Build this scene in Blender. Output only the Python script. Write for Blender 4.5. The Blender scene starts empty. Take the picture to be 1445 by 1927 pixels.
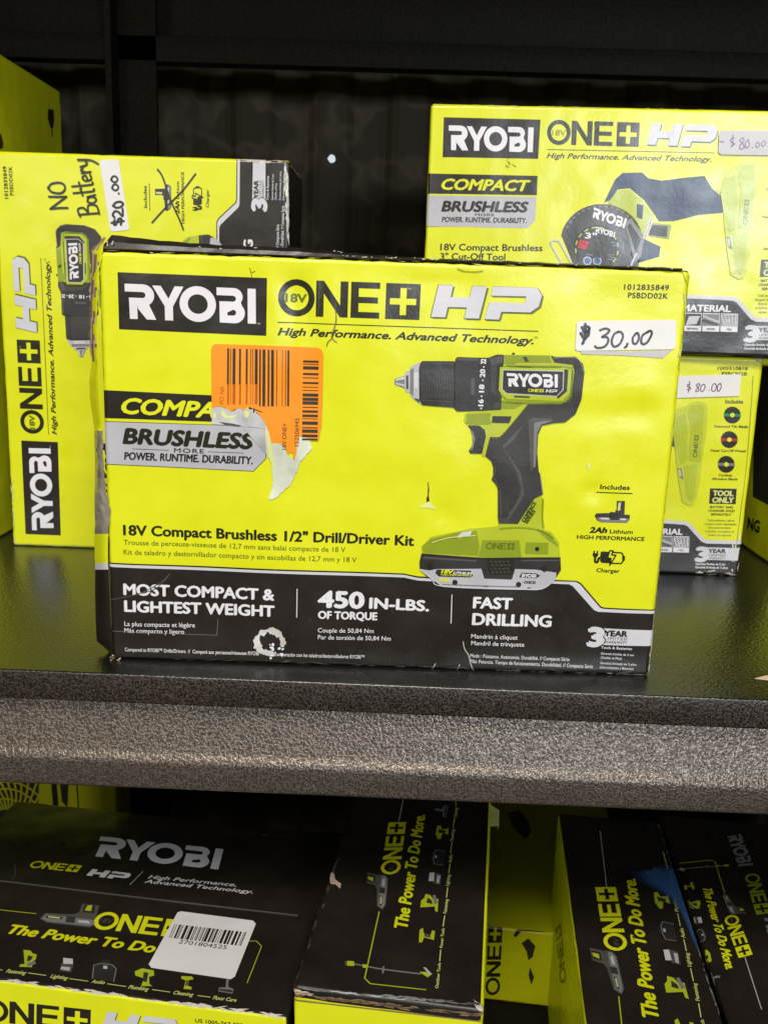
import bpy, bmesh, math, random
from mathutils import Vector, Matrix
from mathutils.geometry import tessellate_polygon
random.seed(7)
SC = bpy.context.scene
COL = SC.collection

# ------------------------------------------------------------------ camera
PW, PH = 1445.0, 1927.0
FPX = 1733.25
YAW, PITCH, ROLL = -0.0164, 0.2151, 0.0342
ZS = -0.2139                      # shelf surface, the camera is the origin
def cam_axes():
    c, s = math.cos, math.sin
    f = Vector((s(YAW)*c(PITCH), c(YAW)*c(PITCH), -s(PITCH)))
    r = Vector((c(YAW), -s(YAW), 0))
    u = r.cross(f)
    return c(ROLL)*r + s(ROLL)*u, -s(ROLL)*r + c(ROLL)*u, f
CR, CU, CF = cam_axes()
def ray(px, py):
    return CF*FPX + CR*(px - PW/2) - CU*(py - PH/2)
def hit(px, py, axis, val):       # where the ray of a photo pixel meets a plane x/y/z = val
    d = ray(px, py)
    return d*(val/d[axis])
cd = bpy.data.cameras.new('camera'); cam = bpy.data.objects.new('camera', cd); COL.objects.link(cam)
cd.sensor_fit = 'HORIZONTAL'; cd.sensor_width = 36; cd.lens = 36*FPX/PW
cd.clip_start = 0.01; cd.clip_end = 100
M = Matrix.Identity(4)
for i in range(3):
    M[i][0] = CR[i]; M[i][1] = CU[i]; M[i][2] = -CF[i]
cam.matrix_world = M
SC.camera = cam
cd.dof.use_dof = True; cd.dof.focus_distance = 0.56; cd.dof.aperture_fstop = 30

# ------------------------------------------------------------------ materials
def newmat(name):
    m = bpy.data.materials.new(name); m.use_nodes = True
    nt = m.node_tree; return m, nt, nt.nodes['Principled BSDF']
def nd(nt, t, **kw):
    n = nt.nodes.new(t)
    for k, v in kw.items(): setattr(n, k, v)
    return n
def setv(n, **kw):
    for k, v in kw.items(): n.inputs[k.replace('_', ' ')].default_value = v
def noise(nt, vec, scale, detail=3, rough=.55):
    n = nd(nt, 'ShaderNodeTexNoise'); n.inputs['Scale'].default_value = scale
    n.inputs['Detail'].default_value = detail; n.inputs['Roughness'].default_value = rough
    nt.links.new(vec, n.inputs['Vector']); return n.outputs['Fac']
def card_bump(nt, b, wave=1.0):
    """slight waviness of the board and the fine grain of its coating, the same for every ink"""
    tc = nd(nt, 'ShaderNodeTexCoord').outputs['Object']
    big = noise(nt, tc, 14, 2); fine = noise(nt, tc, 260, 3, .6)
    b1 = nd(nt, 'ShaderNodeBump'); setv(b1, Strength=.24*wave, Distance=.012)
    nt.links.new(big, b1.inputs['Height'])
    b2 = nd(nt, 'ShaderNodeBump'); setv(b2, Strength=.16, Distance=.0006)
    nt.links.new(fine, b2.inputs['Height']); nt.links.new(b1.outputs[0], b2.inputs['Normal'])
    nt.links.new(b2.outputs[0], b.inputs['Normal'])
    return tc
MATS = {}
def ink(name, col, rough=.30, wave=1.0, vary=.06, spec=.5, stain=None):
    if name in MATS: return MATS[name]
    m, nt, b = newmat(name)
    tc = card_bump(nt, b, wave)
    n = noise(nt, tc, 35, 4, .6)
    mp = nd(nt, 'ShaderNodeMapRange'); setv(mp, From_Min=.3, From_Max=.7, To_Min=1-vary, To_Max=1+vary)
    nt.links.new(n, mp.inputs[0])
    mx = nd(nt, 'ShaderNodeMix', data_type='RGBA', blend_type='MULTIPLY'); mx.inputs[0].default_value = 1
    mx.inputs[6].default_value = (*col, 1); nt.links.new(mp.outputs[0], mx.inputs[7])
    out = mx.outputs[2]
    if stain:                     # scuffs and grime that belong to the print
        sn = noise(nt, tc, 90, 6, .75)
        rp = nd(nt, 'ShaderNodeMapRange'); setv(rp, From_Min=.66, From_Max=.8, To_Min=0, To_Max=stain[1]); nt.links.new(sn, rp.inputs[0])
        mm = nd(nt, 'ShaderNodeMix', data_type='RGBA'); nt.links.new(rp.outputs[0], mm.inputs[0])
        nt.links.new(out, mm.inputs[6]); mm.inputs[7].default_value = (*stain[0], 1); out = mm.outputs[2]
    nt.links.new(out, b.inputs['Base Color'])
    rr = nd(nt, 'ShaderNodeMapRange'); setv(rr, From_Min=.3, From_Max=.7, To_Min=rough*.8, To_Max=rough*1.25)
    nt.links.new(n, rr.inputs[0]); nt.links.new(rr.outputs[0], b.inputs['Roughness'])
    b.inputs['Specular IOR Level'].default_value = spec
    MATS[name] = m; return m
YEL = (.74, .765, .010)
ink('yellow_shade', (.56, .60, .03), .30)
ink('yellow', YEL, .30, vary=.035, stain=((.55, .58, .02), .25))
ink('black', (.020, .0155, .012), .3, vary=.2, stain=((.12, .11, .10), .32))
ink('ink_dark', (.022, .02, .008), .30)
ink('white', (.78, .76, .78), .32)
ink('silver', (.48, .47, .5), .35, vary=.08)
ink('silver_light', (.62, .61, .64), .35)
ink('grey_mid', (.2, .2, .2), .32)
ink('grey_dark', (.06, .057, .053), .32)
ink('charcoal', (.03, .028, .026), .35, vary=.15)
ink('rubber', (.038, .035, .031), .4, vary=.15)
ink('rubber_light', (.085, .08, .07), .32)
ink('olive', (.26, .33, .012), .30)
ink('olive_light', (.45, .52, .02), .30)
ink('olive_dark', (.13, .16, .008), .30)
ink('olive_ink', (.35, .38, .006), .32)
ink('orange', (.95, .30, .006), .4, vary=.03)
ink('orange_dark', (.5, .11, .008), .32)
ink('brown_ink', (.09, .035, .01), .32)
ink('bar_ink', (.045, .035, .02), .32)
ink('label_white', (.80, .78, .76), .5, vary=.02)
ink('label_grey', (.55, .53, .53), .5, vary=.05)
ink('marker', (.012, .012, .014), .3)
ink('purple', (.13, .035, .16), .32)
ink('kraft', (.22, .14, .075), .9, vary=.3, spec=.2)
ink('kraft_light', (.55, .42, .30), .9, vary=.25, spec=.2)
ink('paper_white', (.70, .72, .58), .95, vary=.28, spec=.1)
ink('paper_grey', (.5, .5, .49), .85, vary=.35, spec=.15)
ink('paper_yellow', (.70, .75, .28), .9, vary=.1, spec=.1)
ink('black_blue_sheen', (.05, .075, .13), .42, vary=.2)  # black overmould print with its bluish reflection put into the colour
ink('red', (.5, .02, .03), .32); ink('green', (.02, .25, .10), .32)
ink('tape', (.36, .32, .26), .26, wave=3, vary=.3)
MATS['tape'].node_tree.nodes['Principled BSDF'].inputs['Metallic'].default_value = .35
ink('edge_wear', (.55, .50, .42), .8, vary=.2)
ink('yellow_pale', (.66, .70, .20), .3)
ink('blue', (.03, .10, .30), .3)

def two_tone(name, low, high, z, axis=2, rough=.38):
    """printed board whose ink changes at a height on the box (object space)"""
    m, nt, b = newmat(name); tc = card_bump(nt, b)
    sx = nd(nt, 'ShaderNodeSeparateXYZ'); nt.links.new(tc, sx.inputs[0])
    g = nd(nt, 'ShaderNodeMath', operation='GREATER_THAN'); g.inputs[1].default_value = z
    nt.links.new(sx.outputs[axis], g.inputs[0])
    mx = nd(nt, 'ShaderNodeMix', data_type='RGBA'); nt.links.new(g.outputs[0], mx.inputs[0])
    mx.inputs[6].default_value = (*low, 1); mx.inputs[7].default_value = (*high, 1)
    nt.links.new(mx.outputs[2], b.inputs['Base Color']); b.inputs['Roughness'].default_value = rough
    return m

def hammered(name, metal=.0, dark=(.012, .011, .010), light=(.10, .085, .07), scale=480, strength=.9, rough=.32, mixamt=1.0):
    """hammertone paint: a net of raised veins"""
    m, nt, b = newmat(name)
    tc = nd(nt, 'ShaderNodeTexCoord').outputs['Object']
    n = noise(nt, tc, scale, 2.5, .5)
    a = nd(nt, 'ShaderNodeMath', operation='SUBTRACT'); a.inputs[1].default_value = .5; nt.links.new(n, a.inputs[0])
    ab = nd(nt, 'ShaderNodeMath', operation='ABSOLUTE'); nt.links.new(a.outputs[0], ab.inputs[0])
    mp = nd(nt, 'ShaderNodeMapRange'); setv(mp, From_Min=0, From_Max=.06, To_Min=1, To_Max=0); nt.links.new(ab.outputs[0], mp.inputs[0])
    patch = noise(nt, tc, 12, 3)
    pm = nd(nt, 'ShaderNodeMapRange'); setv(pm, From_Min=.25, From_Max=.75, To_Min=.55*mixamt, To_Max=1.0*mixamt); nt.links.new(patch, pm.inputs[0])
    mu = nd(nt, 'ShaderNodeMath', operation='MULTIPLY'); nt.links.new(mp.outputs[0], mu.inputs[0]); nt.links.new(pm.outputs[0], mu.inputs[1])
    mx = nd(nt, 'ShaderNodeMix', data_type='RGBA'); nt.links.new(mu.outputs[0], mx.inputs[0])
    mx.inputs[6].default_value = (*dark, 1); mx.inputs[7].default_value = (*light, 1)
    nt.links.new(mx.outputs[2], b.inputs['Base Color'])
    b.inputs['Roughness'].default_value = rough; b.inputs['Metallic'].default_value = metal
    bp = nd(nt, 'ShaderNodeBump'); setv(bp, Strength=strength, Distance=.0007)
    nt.links.new(n, bp.inputs['Height']); nt.links.new(bp.outputs[0], b.inputs['Normal'])
    MATS[name] = m; return m
hammered('shelf_top', 0, (.007, .007, .0065), (.009, .009, .008), 420, .5, .24)
MATS['shelf_top'].node_tree.nodes['Principled BSDF'].inputs['Specular IOR Level'].default_value = .95
hammered('shelf_lip', .2, (.010, .008, .007), (.14, .105, .075), 560, .7, .38)
hammered('shelf_beam', .55, (.075, .061, .05), (.30, .245, .19), 540, .95, .28)
hammered('dark_steel', 0, (.010, .0085, .006), (.018, .015, .010), 200, .5, .45)
hammered('back_steel', 0, (.045, .038, .026), (.085, .07, .048), 14, .4, .6)
for k_ in ('dark_steel', 'back_steel'): MATS[k_].node_tree.nodes['Principled BSDF'].inputs['Specular IOR Level'].default_value = .04

# ------------------------------------------------------------------ objects
def empty(name, mat4, label, cat, group=None):
    o = bpy.data.objects.new(name, None); COL.objects.link(o); o.matrix_world = mat4
    o.empty_display_size = .02
    o['label'] = label; o['category'] = cat
    if group: o['group'] = group
    return o
def mesh_obj(name, verts, faces, mats, parent=None, midx=None, smooth=True, normals=None):
    me = bpy.data.meshes.new(name); me.from_pydata(verts, [], faces)
    for m in mats: me.materials.append(m)
    if midx: me.polygons.foreach_set('material_index', midx)
    me.polygons.foreach_set('use_smooth', [smooth]*len(me.polygons))
    me.update()
    if normals: me.normals_split_custom_set_from_vertices(normals)
    o = bpy.data.objects.new(name, me); COL.objects.link(o)
    if parent: o.parent = parent
    return o

class Box:
    """a printed carton: rounded box from (0,0,0) to (w,d,h) in the frame of its root"""
    def __init__(s, root, w, d, h, r=.003, disp=None, wear=.0):
        s.root = root; s.w, s.d, s.h, s.r = w, d, h, r; s.disp = disp; s.wear = wear
        s.inv = root.matrix_world.inverted()
        s.rnd = random.Random(int(w*1e4+d*1e3))
    def surf(s, p, off=0.0):
        q = Vector((min(max(p.x, s.r), s.w-s.r), min(max(p.y, s.r), s.d-s.r), min(max(p.z, s.r), s.h-s.r)))
        n = p - q
        if n.length < 1e-9: return p.copy(), Vector((0, -1, 0))
        n.normalize(); o = off
        if s.disp and p.y < 1e-6 and s.r*.99 <= p.x <= s.w-s.r*.99 and s.r*.99 <= p.z <= s.h-s.r*.99:
            e = .0005; f = s.disp
            d0 = f(p.x, p.z); dx = (f(p.x+e, p.z)-d0)/e; dz = (f(p.x, p.z+e)-d0)/e
            n2 = (n + Vector((dx, 0, dz))*1.0); n2 = Vector((-dx, -1, -dz)).normalized()
            return q + n*(s.r + d0 + off), n2
        return q + n*(s.r + off), n
    def cuts(s, L):
        c = [0, s.r*.35, s.r*.7, s.r]; g = .005 if s.disp else .012
        n = max(1, round((L-2*s.r)/g)); c += [s.r + (L-2*s.r)*i/n for i in range(1, n)]
        c += [L-s.r, L-s.r*.7, L-s.r*.35, L]; return c
    def carton(s, mats, name='carton'):
        """mats: front, back, left, right, top, bottom"""
        V, N, F, MI = [], [], [], []
        key = {}
        def vid(p):
            k = (round(p.x, 6), round(p.y, 6), round(p.z, 6))
            if k not in key:
                q, n = s.surf(p)
                if s.wear:
                    edge = sum(1 for a, L in ((p.x, s.w), (p.y, s.d), (p.z, s.h)) if a < s.r*1.01 or a > L-s.r*1.01)
                    if edge >= 2 and s.rnd.random() < .5: q = q - n*s.rnd.random()*s.wear*edge
                key[k] = len(V); V.append(q); N.append(n)
            return key[k]
        X, Y, Z = s.cuts(s.w), s.cuts(s.d), s.cuts(s.h)
        def grid(A, B, f, mi, flip):
            for i in range(len(A)-1):
                for j in range(len(B)-1):
                    q = [f(A[i], B[j]), f(A[i+1], B[j]), f(A[i+1], B[j+1]), f(A[i], B[j+1])]
                    ids = [vid(Vector(p)) for p in q]
                    if len(set(ids)) < 3: continue
                    F.append(ids[::-1] if flip else ids); MI.append(mi)
        grid(X, Z, lambda a, b: (a, 0, b), 0, False); grid(X, Z, lambda a, b: (a, s.d, b), 1, True)
        grid(Y, Z, lambda a, b: (0, a, b), 2, True); grid(Y, Z, lambda a, b: (s.w, a, b), 3, False)
        grid(X, Y, lambda a, b: (a, b, s.h), 4, False); grid(X, Y, lambda a, b: (a, b, 0), 5, True)
        return mesh_obj(name, V, F, [MATS.get(m, m) if isinstance(m, str) else m for m in mats], s.root, MI, True, N)

class Face:
    """a side of a Box with its own 2-D frame; px() turns a photo pixel into the frame, P() a frame point into 3-D"""
    def __init__(s, box, O, U, V):
        s.box = box; s.O, s.U, s.V = Vector(O), Vector(U), Vector(V); s.N = s.U.cross(s.V)
    def px(s, x, y):
        o = s.box.inv.translation; d = s.box.inv.to_3x3() @ ray(x, y)
        t = (s.O - o).dot(s.N)/d.dot(s.N); p = o + d*t - s.O
        return Vector((p.dot(s.U), p.dot(s.V)))
    def P(s, u, v, off):
        return s.box.surf(s.O + s.U*u + s.V*v, off)
LAY = .00016
COATW = .30
_glyph = {}
def glyphs(text, shear=0, space=1.0):
    k = (text, shear, space)
    if k not in _glyph:
        c = bpy.data.curves.new('t', 'FONT'); c.body = text; c.shear = shear; c.space_character = space; c.resolution_u = 3
        o = bpy.data.objects.new('t', c); me = o.to_mesh()
        vs = [(v.co.x, v.co.y) for v in me.vertices]; fs = [tuple(p.vertices) for p in me.polygons]
        o.to_mesh_clear(); bpy.data.objects.remove(o); bpy.data.curves.remove(c)
        _glyph[k] = (vs, fs)
    return _glyph[k]
CAPH = max(v[1] for v in glyphs('H')[0])

class Art:
    def __init__(s, name, face, M=None, mesh_label=None):
        s.name, s.face, s.M = name, face, M or face.px
        s.V, s.F, s.mats, s.MI = [], [], [], []
    def mi(s, mat):
        if mat not in s.mats: s.mats.append(mat)
        return s.mats.index(mat)
    def uvloops(s, loops, mat, layer=1):
        pts = [p for l in loops for p in l]
        tr = tessellate_polygon([[Vector((p[0], p[1], 0)) for p in l] for l in loops])
        b = len(s.V); s.V += [(p[0], p[1], layer) for p in pts]; m = s.mi(mat)
        for t in tr: s.F.append(tuple(b+i for i in t)); s.MI.append(m)
    def poly(s, pts, mat, layer=1, z=None, holes=()):
        f = z or (lambda x, y: (x, y))
        s.uvloops([[s.M(*f(*p)) for p in l] for l in [pts, *holes]], mat, layer)
    def text(s, t, a, b, cap, mat, layer=2, bold=0, shear=0, top=None, z=None, space=1.0):
        """text whose baseline runs from pixel a to pixel b, cap height in pixels"""
        f = z or (lambda x, y: (x, y)); a = f(*a); b = f(*b)
        A, B = s.M(*a), s.M(*b); d = B - A; L = d.length; d = d/L; n = Vector((-d.y, d.x))
        if top: T = s.M(*f(*top))
        else:
            sc = 1.0
            if z: sc = abs(f(1, 0)[0]-f(0, 0)[0])
            e = Vector((b[0]-a[0], b[1]-a[1])).normalized(); T = s.M(a[0]+e.y*cap*sc, a[1]-e.x*cap*sc)
        h = (T-A).dot(n)
        vs, fs = glyphs(t, shear, space); x0 = min(v[0] for v in vs); x1 = max(v[0] for v in vs)
        sx = L/(x1-x0); sy = h/CAPH; m = s.mi(mat)
        sh = [(0, 0)] if not bold else [(-bold, 0), (bold, 0), (0, bold*.7), (0, -bold*.7), (bold*.7, bold*.5), (-bold*.7, -bold*.5)]
        for k, (ox, oy) in enumerate(sh):
            base = len(s.V)
            for v in vs:
                p = A + d*((v[0]-x0)*sx + ox*abs(sy)) + n*(v[1]*sy + oy*sy)
                s.V.append((p.x, p.y, layer + k*.07))
            for q in fs: s.F.append(tuple(base+i for i in q)); s.MI.append(m)
    def stroke(s, pts, width, mat, layer=3, z=None, smooth=True, raw=False):
        """a pen stroke through pixels"""
        f = z or (lambda x, y: (x, y)); P = [Vector(p) if raw else s.M(*f(*p)) for p in pts]
        if smooth and len(P) > 2:
            Q = []
            for i in range(len(P)-1):
                p0, p1, p2, p3 = P[max(i-1, 0)], P[i], P[i+1], P[min(i+2, len(P)-1)]
                for k in range(5):
                    t = k/5
                    Q.append(.5*((2*p1)+(p2-p0)*t+(2*p0-5*p1+4*p2-p3)*t*t+(3*p1-p0-3*p2+p3)*t**3))
            Q.append(P[-1]); P = Q
        m = s.mi(mat); w = width/2
        for i in range(len(P)-1):
            d = P[i+1]-P[i]
            if d.length < 1e-7: continue
            n = Vector((-d.y, d.x)).normalized()*w; b = len(s.V); l = layer + (i % 2)*.06
            for q in (P[i]-n, P[i+1]-n, P[i+1]+n, P[i]+n): s.V.append((q.x, q.y, l))
            s.F.append((b, b+1, b+2, b+3)); s.MI.append(m)
        for i, p in enumerate(P):
            if i % 1 == 0:
                b = len(s.V); s.V += [(p.x+w*math.cos(a*math.pi/4), p.y+w*math.sin(a*math.pi/4), layer+.12+(i % 2)*.05) for a in range(8)]
                s.F.append(tuple(range(b, b+8))); s.MI.append(m)
    def logo(s, art, TL, TR, BL, mat, layer=2, z=None):
        f = z or (lambda x, y: (x, y)); tl, tr, bl = s.M(*f(*TL)), s.M(*f(*TR)), s.M(*f(*BL))
        W = art['w']
        g = lambda x, y: bl + (tr-tl)*(x/W) + (tl-bl)*y
        for loops in art['loops']: s.uvloops([[g(*p) for p in l] for l in loops], mat, layer)
    def build(s, parent=None, label=None, thick=1.0):
        f = s.face; V = s.V; F = s.F; MI = s.MI
        bx = f.box
        bm = bmesh.new(); bv = [bm.verts.new((v[0], v[1], v[2]*.01)) for v in V]
        for q, m in zip(F, MI):
            try: fc = bm.faces.new([bv[i] for i in q]); fc.material_index = m
            except ValueError: pass
        umin = min(v[0] for v in V); umax = max(v[0] for v in V); vmin = min(v[1] for v in V); vmax = max(v[1] for v in V)
        def lines(axis, lo, hi):
            A = f.O.dot(axis); sgn = 1 if axis.dot(Vector((1, 1, 1))) > 0 else -1
            L = bx.w if abs(axis.x) > .5 else bx.d if abs(axis.y) > .5 else bx.h
            c = bx.cuts(L)
            if not bx.disp: c = c[:4]+c[-4:]
            O = f.O.x if abs(axis.x) > .5 else f.O.y if abs(axis.y) > .5 else f.O.z
            return [x for x in ((k-O)*sgn for k in c) if lo < x < hi]
        for ax, nn, lo, hi in ((f.U, (1, 0, 0), umin, umax), (f.V, (0, 1, 0), vmin, vmax)):
            for c in lines(ax, lo, hi):
                co = Vector((c, 0, 0)) if nn[0] else Vector((0, c, 0))
                bmesh.ops.bisect_plane(bm, geom=bm.verts[:]+bm.edges[:]+bm.faces[:], plane_co=co, plane_no=nn, dist=1e-7)
        Vn, N = [], []
        for i, v in enumerate(bm.verts):
            v.index = i; p, n = f.P(v.co.x, v.co.y, v.co.z*100*LAY*thick); Vn.append(p); N.append(n)
        Fn, Mi = [], []
        for fc in bm.faces:
            ids = [v.index for v in fc.verts]
            a, b = fc.verts[0].co, fc.verts[1].co
            if fc.normal.z < 0: ids.reverse()
            Fn.append(ids); Mi.append(fc.material_index)
        bm.normal_update()
        Fn = []
        for fc in bm.faces:
            ids = [v.index for v in fc.verts]; Fn.append(ids[::-1] if fc.normal.z < 0 else ids)
        bm.free()
        o = mesh_obj(s.name, Vn, Fn, [MATS[m] for m in s.mats], parent or bx.root, Mi, True, N)
        if label: o['label'] = label
        if s.name in ('side_print_dark', 'worn_edge', 'scuff_marks', 'worn_side', 'torn_paper', 'crease_marks'): o['kind'] = 'stuff'
        return o
    def scuffs(s, a, b, n, size, mat, layer=5, spread=0.002):
        A, B = s.M(*a), s.M(*b); rnd = random.Random(n*7+int(a[0]))
        for i in range(n):
            p = A.lerp(B, rnd.random()); c = p + Vector((rnd.uniform(-spread, spread), rnd.uniform(-spread, spread)))
            an = rnd.random()*6.28 if spread > .004 else math.atan2((B-A).y, (B-A).x)+rnd.uniform(-.3, .3)
            L = size*rnd.uniform(.4, 1.6); w = size*rnd.uniform(.1, .3)
            d = Vector((math.cos(an), math.sin(an))); nn = Vector((-d.y, d.x))
            k = [c-d*L, c-d*L*.3+nn*w*rnd.uniform(.3, 1), c+d*L*.5+nn*w*rnd.uniform(.3, 1), c+d*L, c+d*L*.2-nn*w*rnd.uniform(.3, 1)]
            s.uvloops([[(q.x, q.y) for q in k]], mat, layer)

# ------------------------------------------------------------------ lettering of the maker's logos (unit cap height)
def arc(cx, cy, r, a0, a1, n=10, ry=None):
    ry = ry or r
    return [(cx+r*math.cos(math.radians(a0+(a1-a0)*i/n)), cy+ry*math.sin(math.radians(a0+(a1-a0)*i/n))) for i in range(n+1)]
MAKER = dict(w=3.68, loops=[
    [[(0, 1)] + arc(.52, .69, .31, 90, -60) + [(.87, 0), (.60, 0), (.36, .30), (.34, .40), (.34, 0), (.12, 0), (.11, .61)] + arc(.50, .695, .085, -90, 90, 6) + [(0, .78)]],
    [[(.78, .98), (1.02, .98), (1.23, .62), (1.41, .98), (1.66, .98), (1.35, .40), (1.35, 0), (1.12, 0), (1.12, .40)]],
    [arc(2.05, .5, .51, 0, 360, 40)[:-1], arc(2.05, .5, .28, 360, 0, 32)[:-1]],
    [[(2.58, 1)] + arc(3.06, .75, .25, 90, -38) + arc(3.07, .29, .30, 42, -90) + [(2.66, 0), (2.655, .61)] + arc(3.04, .695, .085, -90, 90, 6) + [(2.58, .78)],
     ([(2.88, .30)] + arc(3.04, .295, .085, 90, -90, 6) + [(2.88, .21)])],
    [[(3.45, 1), (3.68, 1), (3.68, 0), (3.45, 0)]]])
def seriesloops(full=True):
    L = [[arc(.52, .5, .52, 0, 360, 40)[:-1], arc(.52, .5, .345, 360, 0, 32)[:-1]],
         [[(1.08, 1), (1.30, 1), (1.77, .33), (1.77, 1), (1.99, 1), (1.99, 0), (1.77, 0), (1.30, .66), (1.30, 0), (1.08, 0)]],
         [[(2.07, 1), (2.89, 1), (2.89, .83), (2.29, .83), (2.29, .59), (2.84, .59), (2.84, .42), (2.29, .42), (2.29, .17), (2.89, .17), (2.89, 0), (2.07, 0)]],
         [[(3.06, 1), (4.04, 1), (4.04, 0), (3.06, 0)],
          [(3.47, .88), (3.47, .59), (3.18, .59), (3.18, .41), (3.47, .41), (3.47, .12), (3.65, .12), (3.65, .41), (3.93, .41), (3.93, .59), (3.65, .59), (3.65, .88)]]]
    return dict(w=4.04, loops=L)
SERIES = seriesloops()
def _hp(pts): return [((x-130)/890.0*3.4, (413+.022*(x-130)-y)/258.0) for x, y in pts]
HPLOGO = dict(w=3.4, loops=[[_hp([(190, 153), (307, 157), (287, 250), (440, 253), (460, 162), (578, 165), (518, 423), (400, 420), (418, 333), (265, 330), (247, 413), (130, 410)])],
    [_hp([(625, 165), (978, 175), (1018, 235), (998, 322), (930, 372), (697, 367), (680, 430), (563, 427), (597, 290), (883, 298), (893, 243), (608, 238)])]])

def rootmat(x, y, z, a, lean=0):
    m = Matrix.Translation((x, y, z)) @ Matrix.Rotation(a, 4, 'Z')
    if lean: m = m @ Matrix.Rotation(-math.atan(lean), 4, 'X')
    return m

# zoom windows used while measuring the photograph
def zoomf(x0, y0, k): return lambda x, y: (x0+x*k, y0+y*k)
zA = zoomf(160, 420, 600/1445); zB = zoomf(740, 460, 600/1445); zC = zoomf(160, 900, 600/1445); zD = zoomf(740, 900, 600/1445)
zR = zoomf(160, 430, 400/1445); zO = zoomf(380, 630, 260/1445); zI = zoomf(1040, 880, 220/1445); zW = zoomf(1040, 1130, 220/1445)
zS = zoomf(500, 500, 360/1445); zH = zoomf(780, 500, 340/1445); zK = zoomf(730, 640, 400/1445)
zL = zoomf(0, 80, 620/1445); zT = zoomf(780, 160, 665/1445); zU = zoomf(1240, 660, 205/859)
z1 = zoomf(0, 1440, 560/1445); z2 = zoomf(500, 1440, 500/1445); z3 = zoomf(900, 1440, 545/1445)

# ================================================================== the drill kit box in front
W, H, D = .33, .2419, .12
def g2(u, v, cu, cv, su, sv): return math.exp(-((u-cu)/su)**2-((v-cv)/sv)**2)
def dispF(u, v):
    w = min(1, u/.02, (W-u)/.02, v/.02, (H-v)/.02); w = max(0, w); w = w*w*(3-2*w)
    d = .0012*g2(u, v, .2, .1, .11, .08) - .0020*g2(u, v, .112, .218, .010, .028) + .0012*g2(u, v, .126, .215, .009, .03) + .0008*g2(u, v, .098, .215, .009, .025) - .0007*g2(u, v, .30, .16, .03, .008) + .0006*g2(u, v, .31, .175, .02, .008) - .001*g2(u, v, .285, .115, .006, .006) - .0012*g2(u, v, .19, .234, .02, .007) - .0012*g2(u, v, .20, .098, .008, .008)
    d += .0005*math.sin(u*60+v*25) + .0006*g2(u, v, .03, .17, .03, .06) - .0007*g2(u, v, .09, .018, .02, .014)
    return d*w
rootF = empty('drill_kit_box', rootmat(-.1724, .5276, ZS, .0211, .0093*-1), 'worn drill kit carton with torn orange sticker, nearest the shelf edge', 'box', 'drill kit cartons')
boxF = Box(rootF, W, D, H, .0035, dispF, .0004)
faceF = Face(boxF, (0, 0, 0), (1, 0, 0), (0, 0, 1))
bandz = faceF.px(1230, 1148).y
sideF = two_tone('carton_sides', (.016, .013, .011), YEL, faceF.px(200, 1062).y)
sideFR = two_tone('carton_right_side', (.016, .013, .011), YEL, bandz)
MATS['sideF'] = sideF; MATS['sideFR'] = sideFR
boxF.carton(['yellow', 'kraft', 'sideF', 'sideFR', 'black', 'black'])

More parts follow.
